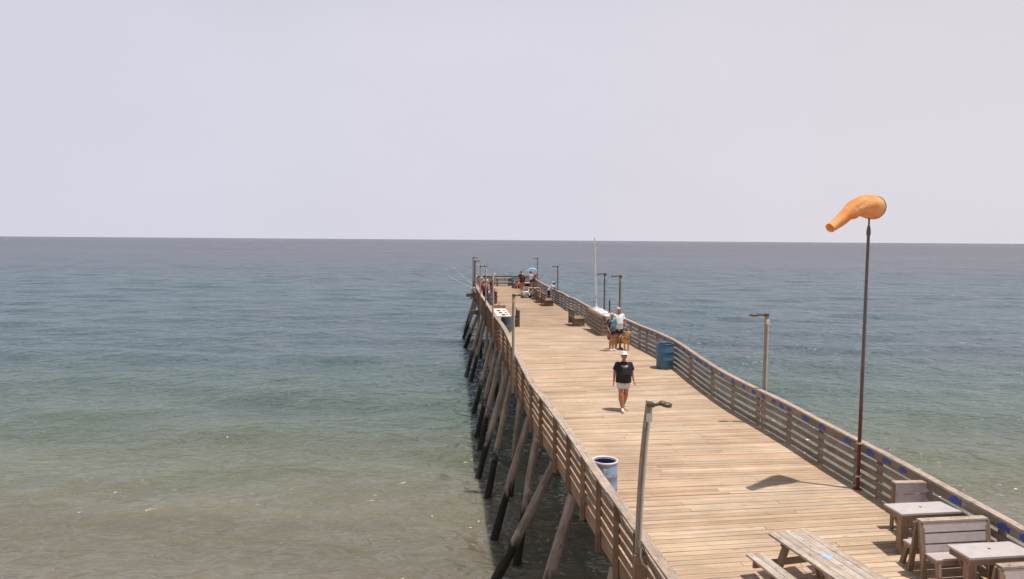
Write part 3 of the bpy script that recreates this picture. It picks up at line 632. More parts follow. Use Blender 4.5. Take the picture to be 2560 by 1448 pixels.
# ------------------------------------------------------------------ barrels
def barrel(loc, lab, mat, rad, h, open_top=False, group='plastic trash barrels'):
    root = thing('barrel', lab, 'barrel', loc, random.uniform(0, .3), group)
    m = MB()
    prof = [(rad * .93, 0), (rad * .955, .03), (rad, .07), (rad, h * .33), (rad * 1.025, h * .345), (rad * 1.025, h * .36), (rad, h * .375), (rad * 1.005, h * .64), (rad * 1.028, h * .655), (rad * 1.028, h * .67), (rad * 1.005, h * .685), (rad * .99, h * .9), (rad * .93, h * .955), (rad * .93, h * .965)]
    m.lathe(prof, n=40, caps=(True, False)); m.build('drum', M[mat], root)
    m = MB(); m.lathe([(rad * .9, h * .95), (rad * 1.0, h * .955), (rad * 1.03, h * .975), (rad * 1.02, h), (rad * .96, h), (rad * .93, h * .97)], n=40, caps=(False, False)); m.build('rim', M['white'] if open_top else M[mat], root)
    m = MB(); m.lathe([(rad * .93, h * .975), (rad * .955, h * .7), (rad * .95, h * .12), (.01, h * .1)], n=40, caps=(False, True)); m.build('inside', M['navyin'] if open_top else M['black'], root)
    return root
bx, by = 1.86, 13.55
bl = barrel((bx, by, dz(bx, by)), 'open faded pale blue barrel with a white rim behind the near left railing', 'paleblue', .247, .84, True); bl.rotation_euler = (0, 0, 0)
m = MB()
for a0, z0, w_, h_ in ((-1.86, .66, .085, .075), (-1.72, .645, .06, .06)):
    rg = []
    for zz_ in (z0, z0 + h_): rg.append([Vector((.2505 * math.cos(a0 + t * w_ / .25), .2505 * math.sin(a0 + t * w_ / .25), zz_)) for t in (0, .33, .66, 1)])
    for j in range(3): m.quad([rg[0][j], rg[0][j + 1], rg[1][j + 1], rg[1][j]], [(0, 0), (1, 0), (1, 1), (0, 1)], .5)
m.build('sticker', M['paper'], bl)
m = MB(); 
for a0 in (-1.55, -1.78):
    c = Vector((.2525 * math.cos(a0), .2525 * math.sin(a0), .685)); m.blob(c, (.02, .006, .02), n=8, m=5)
for a0, zz_ in ((-1.05, .60), (-.85, .62)): m.blob((.249 * math.cos(a0), .249 * math.sin(a0), zz_), (.014, .014, .014), n=6, m=5)
m.build('plug', M['paleblue'], bl)
bx, by = 5.62, 25.45
barrel((bx, by, dz(bx, by)), 'dark blue ribbed barrel standing against the right railing', 'blue', .30, .93, True)
# the second barrel has a blue rim like its body
bpy.data.objects['rim.001'].data.materials[0] = M['blue']; bpy.data.objects['inside.001'].data.materials[0] = M['blue']
barrel((-.28, 36.2, dz(-.28, 36.2)), 'bright blue barrel half hidden under the white cleaning table', 'blue', .29, .82, False)
barrel((-1.60, 52.6, dz(-1.6, 52.6)), 'grey blue barrel beyond the cleaning table, behind the lamp poles', 'greyblue', .28, .86, False)
barrel((-.02, 75.0, dz(-.02, 75.0)), 'small dark blue barrel at the right end of the far bench', 'blue', .26, .80, False)

# ------------------------------------------------------------------ tables and benches near the camera
def comp_table(x, y, rz, lab, L_=1.13, D=.47, H=.74):
    z = dz(x, y); root = thing('table', lab, 'table', (x, y, z), rz, 'square topped tables in the near right corner')
    m = MB(); m.box((0, 0, H - .016), (L_, D, .032)); m.build('tabletop', M['table_top'], root)
    m = MB(); m.lathe([(.022, H - .0), (.022, H + .0015)], (-.02, 0.03, 0), n=16, caps=(False, True)); m.build('parasol_hole', M['dark'], root)
    m = MB()
    for sy in (-1, 1): m.box((0, sy * (D / 2 - .04), H - .085), (L_ - .05, .036, .10))
    for sx_ in (-1, 1): m.box((sx_ * (L_ / 2 - .045), 0, H - .085), (.036, D - .12, .098), axis='y')
    m.build('apron', M['table_leg'], root)
    for sx_ in (-1, 1):
        m = MB(); m.box((sx_ * (L_ / 2 - .13), -.09, (H - .036) / 2), (.135, .12, H - .04), axis='z'); m.build('leg', M['table_leg'], root)
        for s2 in (-1, 1):
            m = MB(); m.bar((sx_ * (L_ / 2 - .20), .12, H - .34), (sx_ * (L_ / 2 - .20) + s2 * .11, .12, H - .10), .035, .05, up=(0, 1, 0)); m.build('brace', M['table_leg'], root)
    return root
comp_table(7.17, 11.88, CROSS, 'farther of the two tables, in front of the small narrow bench by the fish railing')
comp_table(7.43, 10.49, CROSS, 'table in the bottom right corner in front of the wide slatted bench')
def double_bench(x, y, rz, lab, L_=1.12):
    z = dz(x, y); root = thing('slatted_bench', lab, 'bench', (x, y, z), rz, 'back to back slatted benches by the tables')
    # local: x across, -y towards the viewer; seat on both sides
    for sy in (-1, 1):
        m = MB()
        for sx_ in (-L_ / 2 + .03, 0, L_ / 2 - .03):
            pass
        m.box((0, sy * .26, .43), (L_, .26, .03)); m.build('seat', M['slat'], root)
        m = MB(); m.box((0, sy * .375, .39), (L_ - .04, .03, .07)); m.build('seat_rail', M['table_leg'], root)
        for sx_ in (-1, 1):
            m = MB(); m.bar((sx_ * (L_ / 2 - .06), sy * .34, .415), (sx_ * (L_ / 2 - .03), sy * .43, 0), .05, .08, up=(0, 1, 0)); m.build('leg', M['bench'], root)
            m = MB(); m.bar((sx_ * (L_ / 2 + .022), sy * .012 + sy * .02, .905), (sx_ * (L_ / 2 + .022), sy * .17, 0), .04, .085, up=(1, 0, 0)); m.build('back_frame', M['bench'], root)
            m = MB(); m.bar((sx_ * (L_ / 2 - .03), sy * .06, .385), (sx_ * (L_ / 2 - .03), sy * .38, .385), .035, .07); m.build('seat_bearer', M['bench'], root)
        for zc in (.825, .655, .485):
            m = MB(); yy = sy * (.035 + (.95 - zc) * .13); m.bar((-L_ / 2, yy, zc), (L_ / 2, yy, zc), .026, .145, up=(0, -sy * .14, 1)); m.build('back_slat', M['slat'], root)
    m = MB(); m.box((0, 0, .925), (L_ + .06, .125, .03)); m.build('top_rail', M['cap'], root)
    return root
double_bench(7.18, 11.08, CROSS, 'wide slatted bench with a seat on each side, between the two tables')
double_bench(7.56, 9.76, CROSS, 'slatted bench whose top rail only just enters the bottom right corner')
def single_bench(x, y, rz, lab, L_=.64):
    z = dz(x, y); root = thing('slatted_bench', lab, 'bench', (x, y, z), rz)
    m = MB(); m.box((0, -.18, .43), (L_, .30, .03)); m.build('seat', M['slat'], root)
    for zc in (.77, .57): m = MB(); m.bar((-L_ / 2, 0, zc), (L_ / 2, 0, zc), .026, .18); m.build('back_slat', M['slat'], root)
    m = MB(); m.box((0, .02, .885), (L_ + .06, .13, .028)); m.build('top_rail', M['cap'], root)
    for sx_ in (-1, 1):
        m = MB(); m.box((sx_ * (L_ / 2 + .018), .035, .435), (.034, .07, .865), axis='z'); m.build('back_frame', M['bench'], root)
        m = MB(); m.box((sx_ * (L_ / 2 - .04), -.29, .205), (.07, .05, .41), axis='z'); m.build('leg', M['bench'], root)
    return root
single_bench(7.38, 12.58, CROSS * .6, 'small narrow slatted bench against the railing, behind the farther table')

# weathered picnic table
px, py = 4.75, 10.22; dv = Vector((math.sin(R(14)), -math.cos(R(14)))); rz = math.atan2(dv.x, -dv.y)   # local -y along the length towards the camera
z = dz(px, py)
root = thing('picnic_table', 'weathered plank picnic table with a pale blue fish painted on its top', 'picnic table', (px, py, z), rz)
L_ = 1.86; H = .76
m = MB(); nb = 5; bw = .72 / nb
for i in range(nb): m.box((-.36 + bw * (i + .5), random.uniform(-.012, .012), H - .018), (bw - .008, L_, .036), axis='y')
m.build('tabletop', M['picnic'], root)
for sx_ in (-1, 1):
    m = MB()
    for i in (0, 1): m.box((sx_ * (.545 + i * .142), random.uniform(-.01, .01), .45 - .018), (.13, L_, .036), axis='y')
    m.build('bench_seat', M['picnic'], root)
for sy in (-.68, .68):
    m = MB(); m.bar((-.29, sy, H - .08), (.29, sy, H - .08), .04, .09); m.build('top_bearer', M['bench'], root)
    m = MB(); m.bar((-.75, sy + .042, .36), (.75, sy + .042, .36), .04, .10); m.build('seat_bearer', M['bench'], root)
    for sx_ in (-1, 1):
        m = MB(); m.bar((sx_ * .20, sy - .045, H - .04), (sx_ * .46, sy - .045, 0), .045, .13, up=(0, 1, 0)); 
        m.build('leg', M['bench'], root)
m = MB(); m.prism([(x_, y_) for x_, y_ in fish], (.0, -.02, H + .001), (0, .22, 0), (.21, 0, 0), (0, 0, 1), .003); m.build('painted_fish', M['fishpale'], root)

# ------------------------------------------------------------------ old benches further out
def old_bench(x, y, lab, face, L_=1.7, D=.50, H=.90, group='old benches facing the railings'):
    """backrest towards the walkway, seat towards the railing (face = +1 right, -1 left); length along the pier"""
    z = dz(x, y); rz = math.atan2(-(XL(y + .5) - XL(y - .5)), 1.0)
    root = thing('old_bench', lab, 'bench', (x, y, z), rz, group)
    f = face
    m = MB()
    for i in range(4): m.box((0.03 * f, L_ / 2, .20 + .2 * i), (.03, L_, .165), axis='y')
    m.build('backrest', M['dark_bench'], root)
    m = MB(); m.box((f * (D / 2 + .0), L_ / 2, .44), (D - .03, L_, .04), axis='y'); m.build('seat', M['bench'], root)
    for yy in (.03, L_ - .03):
        m = MB(); m.box((-.005 * f, yy, H / 2), (.04, .075, H), axis='z'); m.build('back_post', M['dark_bench'], root)
        m = MB(); m.box((f * (D - .04), yy, .205), (.05, .06, .41), axis='z'); m.build('front_leg', M['dark_bench'], root)
        m = MB(); m.box((f * (D / 2 - .01), yy, .225), (D - .07, .03, .38)); m.build('side_panel', M['dark_bench'], root)
    m = MB(); m.box((f * .02, L_ / 2, H + .012), (.13, L_ + .04, .025), axis='y'); m.build('top_rail', M['bench'], root)
    return root
old_bench(3.50, 39.5, 'dark old bench beside the slatted cleaning station, facing the right railing', 1, 1.6, .66)
old_bench(2.42, 51.5, 'nearest of the row of dark benches below the man leaning on the right railing', 1, 1.9, .66)
old_bench(2.12, 54.3, 'second of the row of dark benches near the man leaning on the right railing', 1, 1.9, .60)
old_bench(1.92, 57.2, 'farthest of the row of dark benches near the white cart', 1, 1.9, .55)
old_bench(.42, 38.6, 'dark old bench right of the white cleaning table, facing the left railing', -1, 1.8, .50)
old_bench(-1.16, 53.6, 'old bench beside the grey blue barrel on the left side of the walkway', -1, 2.4, .5)

# ------------------------------------------------------------------ fish cleaning stations
def QR(cx, cy): return math.atan2(-(XL(cy + .5) - XL(cy - .5)), 1.0)
x, y = 4.40, 34.1; z = dz(x, y) - .0
root = thing('cleaning_station', 'slatted wooden fish cleaning station with white counters by the right railing', 'cleaning station', (x, y, z), QR(x, y) * .75)
Ls, Ds, Hs = 4.1, .78, .97
m = MB()
for i in range(5): m.box((.0, Ls / 2, .11 + .195 * i), (.035, Ls, .155), axis='y'); m.box((Ds / 2 + .02, -.0, .11 + .195 * i), (Ds, .035, .155))
m.build('slat_wall', M['rail_in'], root)
m = MB(); m.box((.03, Ls / 2 + .02, .48), (.012, Ls - .06, .90), axis='y'); m.box((Ds / 2 + .03, .03, .48), (Ds - .06, .012, .90)); m.build('gap_shade_liner', M['black'], root)  # added black sheets behind the slats, standing in for the shade in the gaps
for xx, yy in ((.045, .045), (.045, Ls - .05), (Ds, .045), (Ds, Ls - .05)):
    m = MB(); m.box((xx, yy, Hs / 2), (.08, .08, Hs), axis='z'); m.build('corner_post', M['rail_in'], root)
m = MB(); m.box((Ds / 2 + .06, Ls / 2 + .1, Hs - .03), (Ds - .1, Ls - .3, .04), axis='y'); m.build('counter', M['counter'], root)
m = MB(); m.box((.10, Ls / 2, Hs + .01), (.16, Ls + .05, .03), axis='y'); m.build('edge_board', M['bench'], root)
for i, yy in enumerate((.75, 2.05, 3.3)):
    m = MB(); m.box((Ds / 2 + .1, yy, Hs - .004), (.44, .62, .012)); m.box((Ds / 2 + .1, yy + .33, Hs + .03), (.5, .04, .06)); m.build('cutting_board', M['white'], root)
m = MB(); m.box((.40, -.035, .80), (.34, .02, .36)); nb_ = m.build('notice', M['glass'], root)
m = MB(); m.box((Ds - .05, .3, Hs + .07), (.18, .14, .12)); m.box((Ds - .05, 1.4, Hs + .06), (.25, .1, .1)); m.build('faucet_box', M['post'], root)

x, y = -.72, 34.8; z = dz(x, y)
root = thing('cleaning_table', 'white topped cleaning table over a blue barrel by the left railing', 'cleaning table', (x, y, z), QR(x, y))
m = MB(); m.box((.33, 2.0, .90), (.72, 3.9, .05)); m.build('tabletop', M['counter'], root)
m = MB()
for yy in (.5, 1.5, 2.6): m.box((.28 + random.uniform(-.1, .1), yy, .94), (.16, .45, .03), axis='y'); m.box((.55, yy + .2, .935), (.12, .2, .02))
m.build('cutting_board', M['dark_bench'], root)
m = MB(); m.box((.33, 3.99, 1.0), (.75, .03, .2)); m.box((.34, 3.97, 1.16), (.04, .04, .25), axis='z'); m.build('splashback', M['bench'], root)
for xx, yy in ((.04, .12), (.62, .12), (.04, 3.85), (.62, 3.85)):
    m = MB(); m.box((xx, yy, .435), (.08, .08, .87), axis='z'); m.build('leg', M['bench'], root)

# far bench and picnic table at the sea end
def simple_table(x, y, rz, lab, W, D, H, top, seat=True, cat='picnic table'):
    z = dz(x, y); root = thing('picnic_table', lab, cat, (x, y, z), rz)
    m = MB(); 
    for i in range(4): m.box((0, -D / 2 + D / 4 * (i + .5), H - .02), (W, D / 4 - .01, .04))
    m.build('tabletop', top, root)
    if seat:
        for s_ in (-1, 1):
            m = MB(); m.box((0, s_ * (D / 2 + .28), .43), (W, .25, .04)); m.build('bench_seat', top, root)
    for sx_ in (-1, 1):
        for s_ in (-1, 1):
            m = MB(); m.bar((sx_ * (W / 2 - .2), s_ * .12, H - .04), (sx_ * (W / 2 - .2), s_ * .42, 0), .05, .10, up=(1, 0, 0)); m.build('leg', M['dark_bench'], root)
        m = MB(); m.bar((sx_ * (W / 2 - .14), -D / 2 - .3, .36), (sx_ * (W / 2 - .14), D / 2 + .3, .36), .04, .1); m.build('bearer', M['dark_bench'], root)
    return root
simple_table(-.95, 74.2, CROSS, 'long table set across the sea end of the pier', 1.66, .62, .86, M['picnic'])
simple_table(1.92, 60.9, CROSS + .1, 'picnic table with a sunlit top just behind the row of dark benches', 1.0, .62, .76, M['picnic'])

# ------------------------------------------------------------------ fishing carts
def cart(x, y, rz, lab, body, W, Lc, H, wr=.17):
    z = dz(x, y); root = thing('fishing_cart', lab, 'cart', (x, y, z), rz)
    m = MB(); m.box((0, 0, wr + .03), (W * .8, Lc, .05)); m.build('chassis', M['black'], root)
    m = MB(); m.box((0, -Lc * .05, wr + .20), (W * .56, Lc * .62, .26), axis='y'); m.box((0, -Lc * .36, wr + .17), (W * .60, .10, .26)); m.blob((0, -Lc * .1, wr + .33), (W * .28, Lc * .32, .07), n=16, m=6)
    for sx_ in (-1, 1):
        for yy in (-Lc * .33, Lc * .33): m.tube([(sx_ * W * .30, yy - wr, wr * 1.2), (sx_ * W * .30, yy - wr * .6, wr * 2.1), (sx_ * W * .30, yy + wr * .6, wr * 2.1), (sx_ * W * .30, yy + wr, wr * 1.2)], .03, n=6)
    m.build('body', body, root)
    m = MB()
    for i in range(5): m.box((-W * .14 + W * .07 * i, -Lc * .36 - .065, wr + .17), (.015, .012, .14), axis='z')
    m.build('grille', M['black'], root)
    for sx_ in (-1, 1):
        m = MB(); m.tube([(sx_ * W * .25, -Lc * .36 - .055, wr + .20), (sx_ * W * .25, -Lc * .36 - .085, wr + .20)], .06, n=14); m.build('headlight', M['glass'], root)
        for yy in (-Lc * .33, Lc * .33):
            m = MB(); m.tube([(sx_ * W * .33, yy, wr), (sx_ * W * .50, yy, wr)], wr, n=18); wl = m.build('wheel', M['dark'], root)
            m = MB(); m.tube([(sx_ * W * .49, yy, wr), (sx_ * W * .515, yy, wr)], wr * .45, n=12); m.build('hub', M['white'], wl)
    m = MB(); hw = W * .28; m.tube([(-hw, Lc * .0, wr + .32), (-hw, Lc * .05, H), (hw, Lc * .05, H), (hw, 0, wr + .32)], .018, n=7); m.build('frame', body, root)
    m = MB(); m.box((0, Lc * .12, wr + .40), (W * .42, .05, .22)); m.build('seat', M['black'], root)
    return root
cart(1.20, 59.4, .1, 'small white pushcart with dark wheels in front of the anglers', M['white'], .80, 1.0, .92, .19)
cart(.52, 70.6, .5, 'low red cart beside the blue barrel near the sea end', M['red'], .85, .9, .52, .15)

# parasol, cooler, rods
x, y = 2.02, 70.4; z = dz(x, y)
root = thing('parasol', 'blue and white parasol over the anglers at the right of the sea end', 'parasol', (x, y, z), 0)
m = MB(); rgs = []
for rr_, zz_ in ((.02, 2.12), (.22, 2.06), (.38, 1.97), (.50, 1.84)): rgs.append([Vector((rr_ * math.cos(t) * 1.1, rr_ * math.sin(t), zz_ - (.03 if j % 2 else 0) * rr_)) for j, t in enumerate([2 * math.pi * j / 16 for j in range(16)])])
m.ring(rgs, .5, False, True, False); m.ring([[p - Vector((0, 0, .012)) for p in g_][::-1] for g_ in rgs], .5, False, True, False); m.build('canopy', M['cyan'], root)
m = MB(); m.ring([[Vector((.505 * math.cos(t) * 1.1, .505 * math.sin(t), 1.835)) for t in [2 * math.pi * j / 16 for j in range(16)]], [Vector((.51 * math.cos(t) * 1.1, .51 * math.sin(t), 1.74)) for t in [2 * math.pi * j / 16 for j in range(16)]]], .5, False, False, False); m.build('valance', M['white'], root)
m = MB(); m.tube([(0, 0, 0), (0, 0, 2.1)], .018, n=8); m.build('pole', M['white'], root)
def cooler(x, y, rz, lab, mat, lid, size=(.6, .38, .36), cat='cooler'):
    z = dz(x, y); root = thing('cooler', lab, cat, (x, y, z), rz)
    m = MB(); m.box((0, 0, size[2] * .42), (size[0], size[1], size[2] * .84)); m.build('tub', mat, root)
    m = MB(); m.box((0, 0, size[2] * .92), (size[0] + .03, size[1] + .03, size[2] * .15)); m.build('lid', lid, root)
    m = MB(); m.tube([(-size[0] / 2 - .01, -.08, size[2] * .6), (-size[0] / 2 - .05, 0, size[2] * .55), (-size[0] / 2 - .01, .08, size[2] * .6)], .014, n=6); m.build('handle', M['black'], root)
cooler(-2.0, 61.6, .2, 'white cooler beside the left group of anglers', M['white'], M['white'])
cooler(.55, 74.3, .1, 'olive green cooler behind the red cart at the sea end', M['green'], M['white'], (.7, .4, .4))
cooler(1.55, 72.0, .3, 'dark crate with a pale lid between the anglers near the parasol', M['black'], M['counter'], (.6, .4, .5), 'crate')
def rod(p0, p1, lab, group='fishing rods leaned on the railings', rad=.014, pale=True):
    p0 = Vector(p0); p1 = Vector(p1); root = thing('fishing_rod', lab, 'fishing rod', p0, 0, group); d = p1 - p0
    m = MB(); pts = [d * t + Vector((0, 0, -.06 * math.sin(t * math.pi) * d.length / 3)) for t in (0.12, .3, .5, .7, .85, 1)]
    m.tube(pts, [rad, rad * .9, rad * .8, rad * .65, rad * .5, rad * .4], n=6); m.build('blank', M['white'] if pale else M['black'], root)
    m = MB(); m.tube([d * -.02, d * .13], rad * 1.5, n=7); m.build('grip', M['black'], root)
    m = MB(); q = d * .12 + Vector((0, 0, -.06)); m.blob(q, (.04, .05, .04), n=8, m=6); m.build('reel', M['lamp_metal'], root)
rod((-2.9, 58.5, 4.75), (-5.1, 59.2, 6.6), 'pale rod sticking out left above the sea, the upper one')
rod((-2.95, 57.2, 4.75), (-5.2, 57.8, 5.75), 'pale rod sticking out left above the sea, the lower one')
rod((-2.5, 60.0, 4.0), (-2.15, 60.8, 7.0), 'upright dark rod beside the left group of anglers', pale=False)
rod((2.9, 59.5, 4.6), (4.3, 60.3, 5.7), 'dark rod over the right railing behind the leaning man', pale=False)
rod((2.45, 69.0, 4.7), (3.6, 69.6, 6.1), 'dark rod over the right railing next to the parasol', pale=False)
rod((-.2, 76.2, 4.6), (-.25, 77.5, 6.0), 'thin dark rod upright at the middle of the far railing', pale=False)
rod((-1.6, 76.2, 4.6), (-1.65, 77.4, 5.9), 'thin dark rod upright at the left of the far railing', pale=False)

# ------------------------------------------------------------------ people and dog
def capsule(bm, a, b_, ra, rb, n=12):
    a = Vector(a); b_ = Vector(b_); d = b_ - a; L_ = d.length
    for p, r_ in ((a, ra), (b_, rb)):
        bmesh.ops.create_icosphere(bm, subdivisions=2, radius=r_, matrix=Matrix.Translation(p))
    if L_ > 1e-4:
        q = d.to_track_quat('Z', 'Y').to_matrix().to_4x4()
        bmesh.ops.create_cone(bm, cap_ends=True, segments=n, radius1=ra, radius2=rb, depth=L_, matrix=Matrix.Translation((a + b_) / 2) @ q)
def ellip(bm, c, r_, rot=None):
    mt = Matrix.Translation(Vector(c)) @ (rot.to_4x4() if rot else Matrix.Identity(4)) @ Matrix.Diagonal((*r_, 1))
    bmesh.ops.create_icosphere(bm, subdivisions=3, radius=1, matrix=mt)
def flatcone(bm, a, b_, ra, rb, sq=1.0, n=16):
    a = Vector(a); b_ = Vector(b_); d = b_ - a; q = d.to_track_quat('Z', 'Y').to_matrix().to_4x4()
    bmesh.ops.create_cone(bm, cap_ends=True, segments=n, radius1=ra, radius2=rb, depth=d.length, matrix=Matrix.Translation((a + b_) / 2) @ Matrix.Diagonal((1, sq, 1, 1)) @ q)
def remesh(name, fill, voxel, mat, parent, smooth=2, mats=None, assign=None):
    bm = bmesh.new(); fill(bm); me = bpy.data.meshes.new(name); bm.to_mesh(me); bm.free()
    o = bpy.data.objects.new(name, me); COL.objects.link(o)
    md = o.modifiers.new('r', 'REMESH'); md.mode = 'VOXEL'; md.voxel_size = voxel; md.use_smooth_shade = True
    if smooth: ms = o.modifiers.new('s', 'SMOOTH'); ms.iterations = smooth; ms.factor = .5
    dg = bpy.context.evaluated_depsgraph_get(); dg.update()
    me2 = bpy.data.meshes.new_from_object(o.evaluated_get(dg)); me2.name = name
    o.modifiers.clear(); o.data = me2; bpy.data.meshes.remove(me)
    me2.materials.clear()
    for q in (mats or [mat]): me2.materials.append(q)
    if assign:
        for p in me2.polygons: p.material_index = assign(p.center)
    o.parent = parent; return o
SK = {'tan': plain('skin_tan', (.42, .19, .11), .55, vary=.08), 'fair': plain('skin_fair', (.50, .27, .18), .55, vary=.08), 'brown': plain('skin_brown', (.12, .06, .035), .5, vary=.1)}
EYE = plain('eye_dark', (.02, .015, .012), .3); LIP = plain('lip', (.30, .10, .08), .5)
def cloth(name, c, r_=.85): return plain(name, c, r_, vary=.14, vscale=9, bump=.25, bscale=22)
BASE = dict(hipL=(.09, 0, .93), hipR=(-.09, 0, .93), kneeL=(.10, -.015, .50), kneeR=(-.10, -.015, .50), ankL=(.10, .02, .09), ankR=(-.10, .02, .09), toeL=(.12, -.16, .03), toeR=(-.12, -.16, .03),
            pelvis=(0, 0, .97), belly=(0, -.01, 1.10), chest=(0, .0, 1.28), neck=(0, .015, 1.47), head=(0, -.01, 1.635),
            shL=(.19, .01, 1.41), shR=(-.19, .01, 1.41), elL=(.245, .03, 1.13), elR=(-.245, .03, 1.13), wrL=(.26, -.04, .89), wrR=(-.26, -.04, .89))
def person(label, loc, rz, H=1.75, pose=None, skin='fair', bulk=1.0, shirt=(.1, .1, .1), shorts=(.5, .5, .5), shoes=(.7, .65, .6), hair=(.2, .12, .08), hat=None, brim=0.0, near=False,
           sleeve=.55, shortlen=.55, longhair=False, shirt_mat=None, hem=.06, look=0.0, nod=0.0, bag=None, cap_peak=False, group=None):
    J = {k_: Vector(v_) for k_, v_ in {**BASE, **(pose or {})}.items()}
    s = H / 1.75; root = thing('person', label, 'person', loc, rz, group); root.scale = (s, s, s)
    vx = .0085 if near else .016; fr = .0095 if near else .013
    sk = SK[skin]; up = (J['neck'] - J['chest']).normalized()
    HR = Matrix.Rotation(look, 3, 'Z') @ Matrix.Rotation(-nod, 3, 'X'); hc = J['head']
    def h(x, y, z): return hc + HR @ Vector((x, y, z))
    tq = (J['neck'] - J['pelvis']).to_track_quat('Z', 'Y').to_matrix()
    def body(bm):
        ellip(bm, J['pelvis'], (.15 * bulk, .11 * bulk, .12)); ellip(bm, J['belly'], (.145 * bulk, .115 * bulk, .16)); ellip(bm, J['chest'], (.165 * bulk, .11 * bulk, .18))
        capsule(bm, J['chest'], J['neck'], .10, .058); capsule(bm, J['neck'], hc + Vector((0, .01, -.06)), .055, .052)
        ellip(bm, hc, (.079, .099, .116), HR); ellip(bm, h(0, -.035, -.055), (.052, .055, .055), HR)
        capsule(bm, h(0, -.09, .01), h(0, -.115, -.022), .011, .016)
        for sx_ in (-1, 1): ellip(bm, h(sx_ * .076, .01, -.01), (.012, .022, .032), HR)
        for q, sg in (('L', 1), ('R', -1)):
            capsule(bm, J['hip' + q], J['knee' + q], .085 * bulk, .052 * (.5 + .5 * bulk)); capsule(bm, J['knee' + q], J['knee' + q].lerp(J['ank' + q], .35) + Vector((0, .015, 0)), .060 * bulk, .066 * bulk); capsule(bm, J['knee' + q].lerp(J['ank' + q], .35) + Vector((0, .01, 0)), J['ank' + q], .064 * bulk, .040)
            capsule(bm, J['ank' + q] + Vector((0, .02, -.03)), J['toe' + q], .036, .026)
            capsule(bm, J['chest'] + Vector((sg * .1, 0, .07)), J['sh' + q] + Vector((-sg * .02, 0, -.01)), .07, .052 * bulk); capsule(bm, J['sh' + q], J['el' + q], .054 * bulk, .042); capsule(bm, J['el' + q], J['wr' + q], .041, .027)
            d = (J['wr' + q] - J['el' + q]).normalized(); sd = Vector((0, -1, 0)); sd = (sd - d * sd.dot(d)).normalized(); nm = d.cross(sd) * sg
            w0 = J['wr' + q]; pc = w0 + d * .055
            for t_ in (-.5, 0, .5): capsule(bm, w0 + d * .015 + sd * t_ * .02, w0 + d * .085 + sd * t_ * .055, .017, .016)
            for i, ln in enumerate((.062, .074, .068, .052)):
                b0 = w0 + d * .088 + sd * (.033 - .022 * i); b1 = b0 + d * ln * .5 + nm * -.006; b2 = b1 + d * ln * .45 - nm * .018
                capsule(bm, b0, b1, fr, fr * .95, 8); capsule(bm, b1, b2, fr * .95, fr * .85, 8)
            t0 = w0 + d * .03 + sd * .028; t1 = t0 + sd * .026 + d * .03; t2 = t1 + d * .032 + sd * .004
            capsule(bm, t0, t1, fr * 1.15, fr, 8); capsule(bm, t1, t2, fr, fr * .9, 8)
    HRi = HR.inverted()
    def face(c):
        l = HRi @ (Vector(c) - hc)
        if l.y < -.055:
            if abs(abs(l.x) - .03) < .014 and abs(l.z - .012) < .008: return 1
            if abs(l.x) < .024 and abs(l.z + .052) < .007: return 2
        return 0
    remesh('person_body', body, vx, None, root, 2, [sk, EYE, LIP], face).name = 'body'
    P_, B_, C_, N_ = J['pelvis'], J['belly'], J['chest'], J['neck']
    def loft(bm, secs, n=20):
        rr = []
        for c, rx, ry in secs: rr.append([bm.verts.new(Vector(c) + Vector((rx * math.cos(t), ry * math.sin(t), 0))) for t in [2 * math.pi * j_ / n for j_ in range(n)]])
        for a_, b2_ in zip(rr[:-1], rr[1:]):
            for j_ in range(n): bm.faces.new((a_[j_], a_[(j_ + 1) % n], b2_[(j_ + 1) % n], b2_[j_]))
        bm.faces.new(rr[0][::-1]); bm.faces.new(rr[-1])
    def shirt_f(bm):
        dn = (P_ - B_).normalized(); b = bulk; f = Vector((0, -.012, 0))
        loft(bm, [(P_ + dn * hem, .180 * b, .148 * b), (P_, .180 * b, .148 * b), (B_ + f, .178 * b, .155 * b), (B_.lerp(C_, .6), .180 * b, .150 * b), (C_, .186 * b, .138 * b), (C_.lerp(N_, .3), .180 * b, .130 * b), (C_.lerp(N_, .55), .152 * b, .122), (C_.lerp(N_, .78), .118, .108), (C_.lerp(N_, .95), .086, .086)])
        for q, sg in (('L', 1), ('R', -1)):
            e_ = J['sh' + q].lerp(J['el' + q], sleeve); k_ = .5 + .5 * b
            capsule(bm, C_ + Vector((sg * .10, 0, .07)), J['sh' + q] + Vector((0, 0, -.002)), .09, .077 * k_); flatcone(bm, J['sh' + q], e_, .068 * k_, .082 * k_)
    if shirt is not None: remesh('shirt', shirt_f, vx * 1.15, shirt_mat or cloth('shirt_cloth', shirt), root, 5)
    def shorts_f(bm):
        ellip(bm, P_ + Vector((0, .01, .0)), (.166 * bulk, .13 * bulk, .125))
        for q in 'LR':
            e_ = J['hip' + q].lerp(J['knee' + q], shortlen); flatcone(bm, J['hip' + q] + Vector((0, 0, .04)), e_, .096 * bulk, .086 * bulk)
    if shorts is not None: remesh('shorts', shorts_f, vx * 1.15, cloth('shorts_cloth', shorts), root, 2)
    for q in 'LR':
        def shoe_f(bm, q=q):
            a, t_ = J['ank' + q], J['toe' + q]
            capsule(bm, a + Vector((0, .03, -.045)), t_ + Vector((0, 0, .012)), .045, .04); capsule(bm, a + Vector((0, .005, -.02)), a.lerp(t_, .4) + Vector((0, 0, .0)), .043, .04)
        remesh('shoe', shoe_f, vx * 1.1, plain('shoe_cloth', shoes, .7), root, 1)
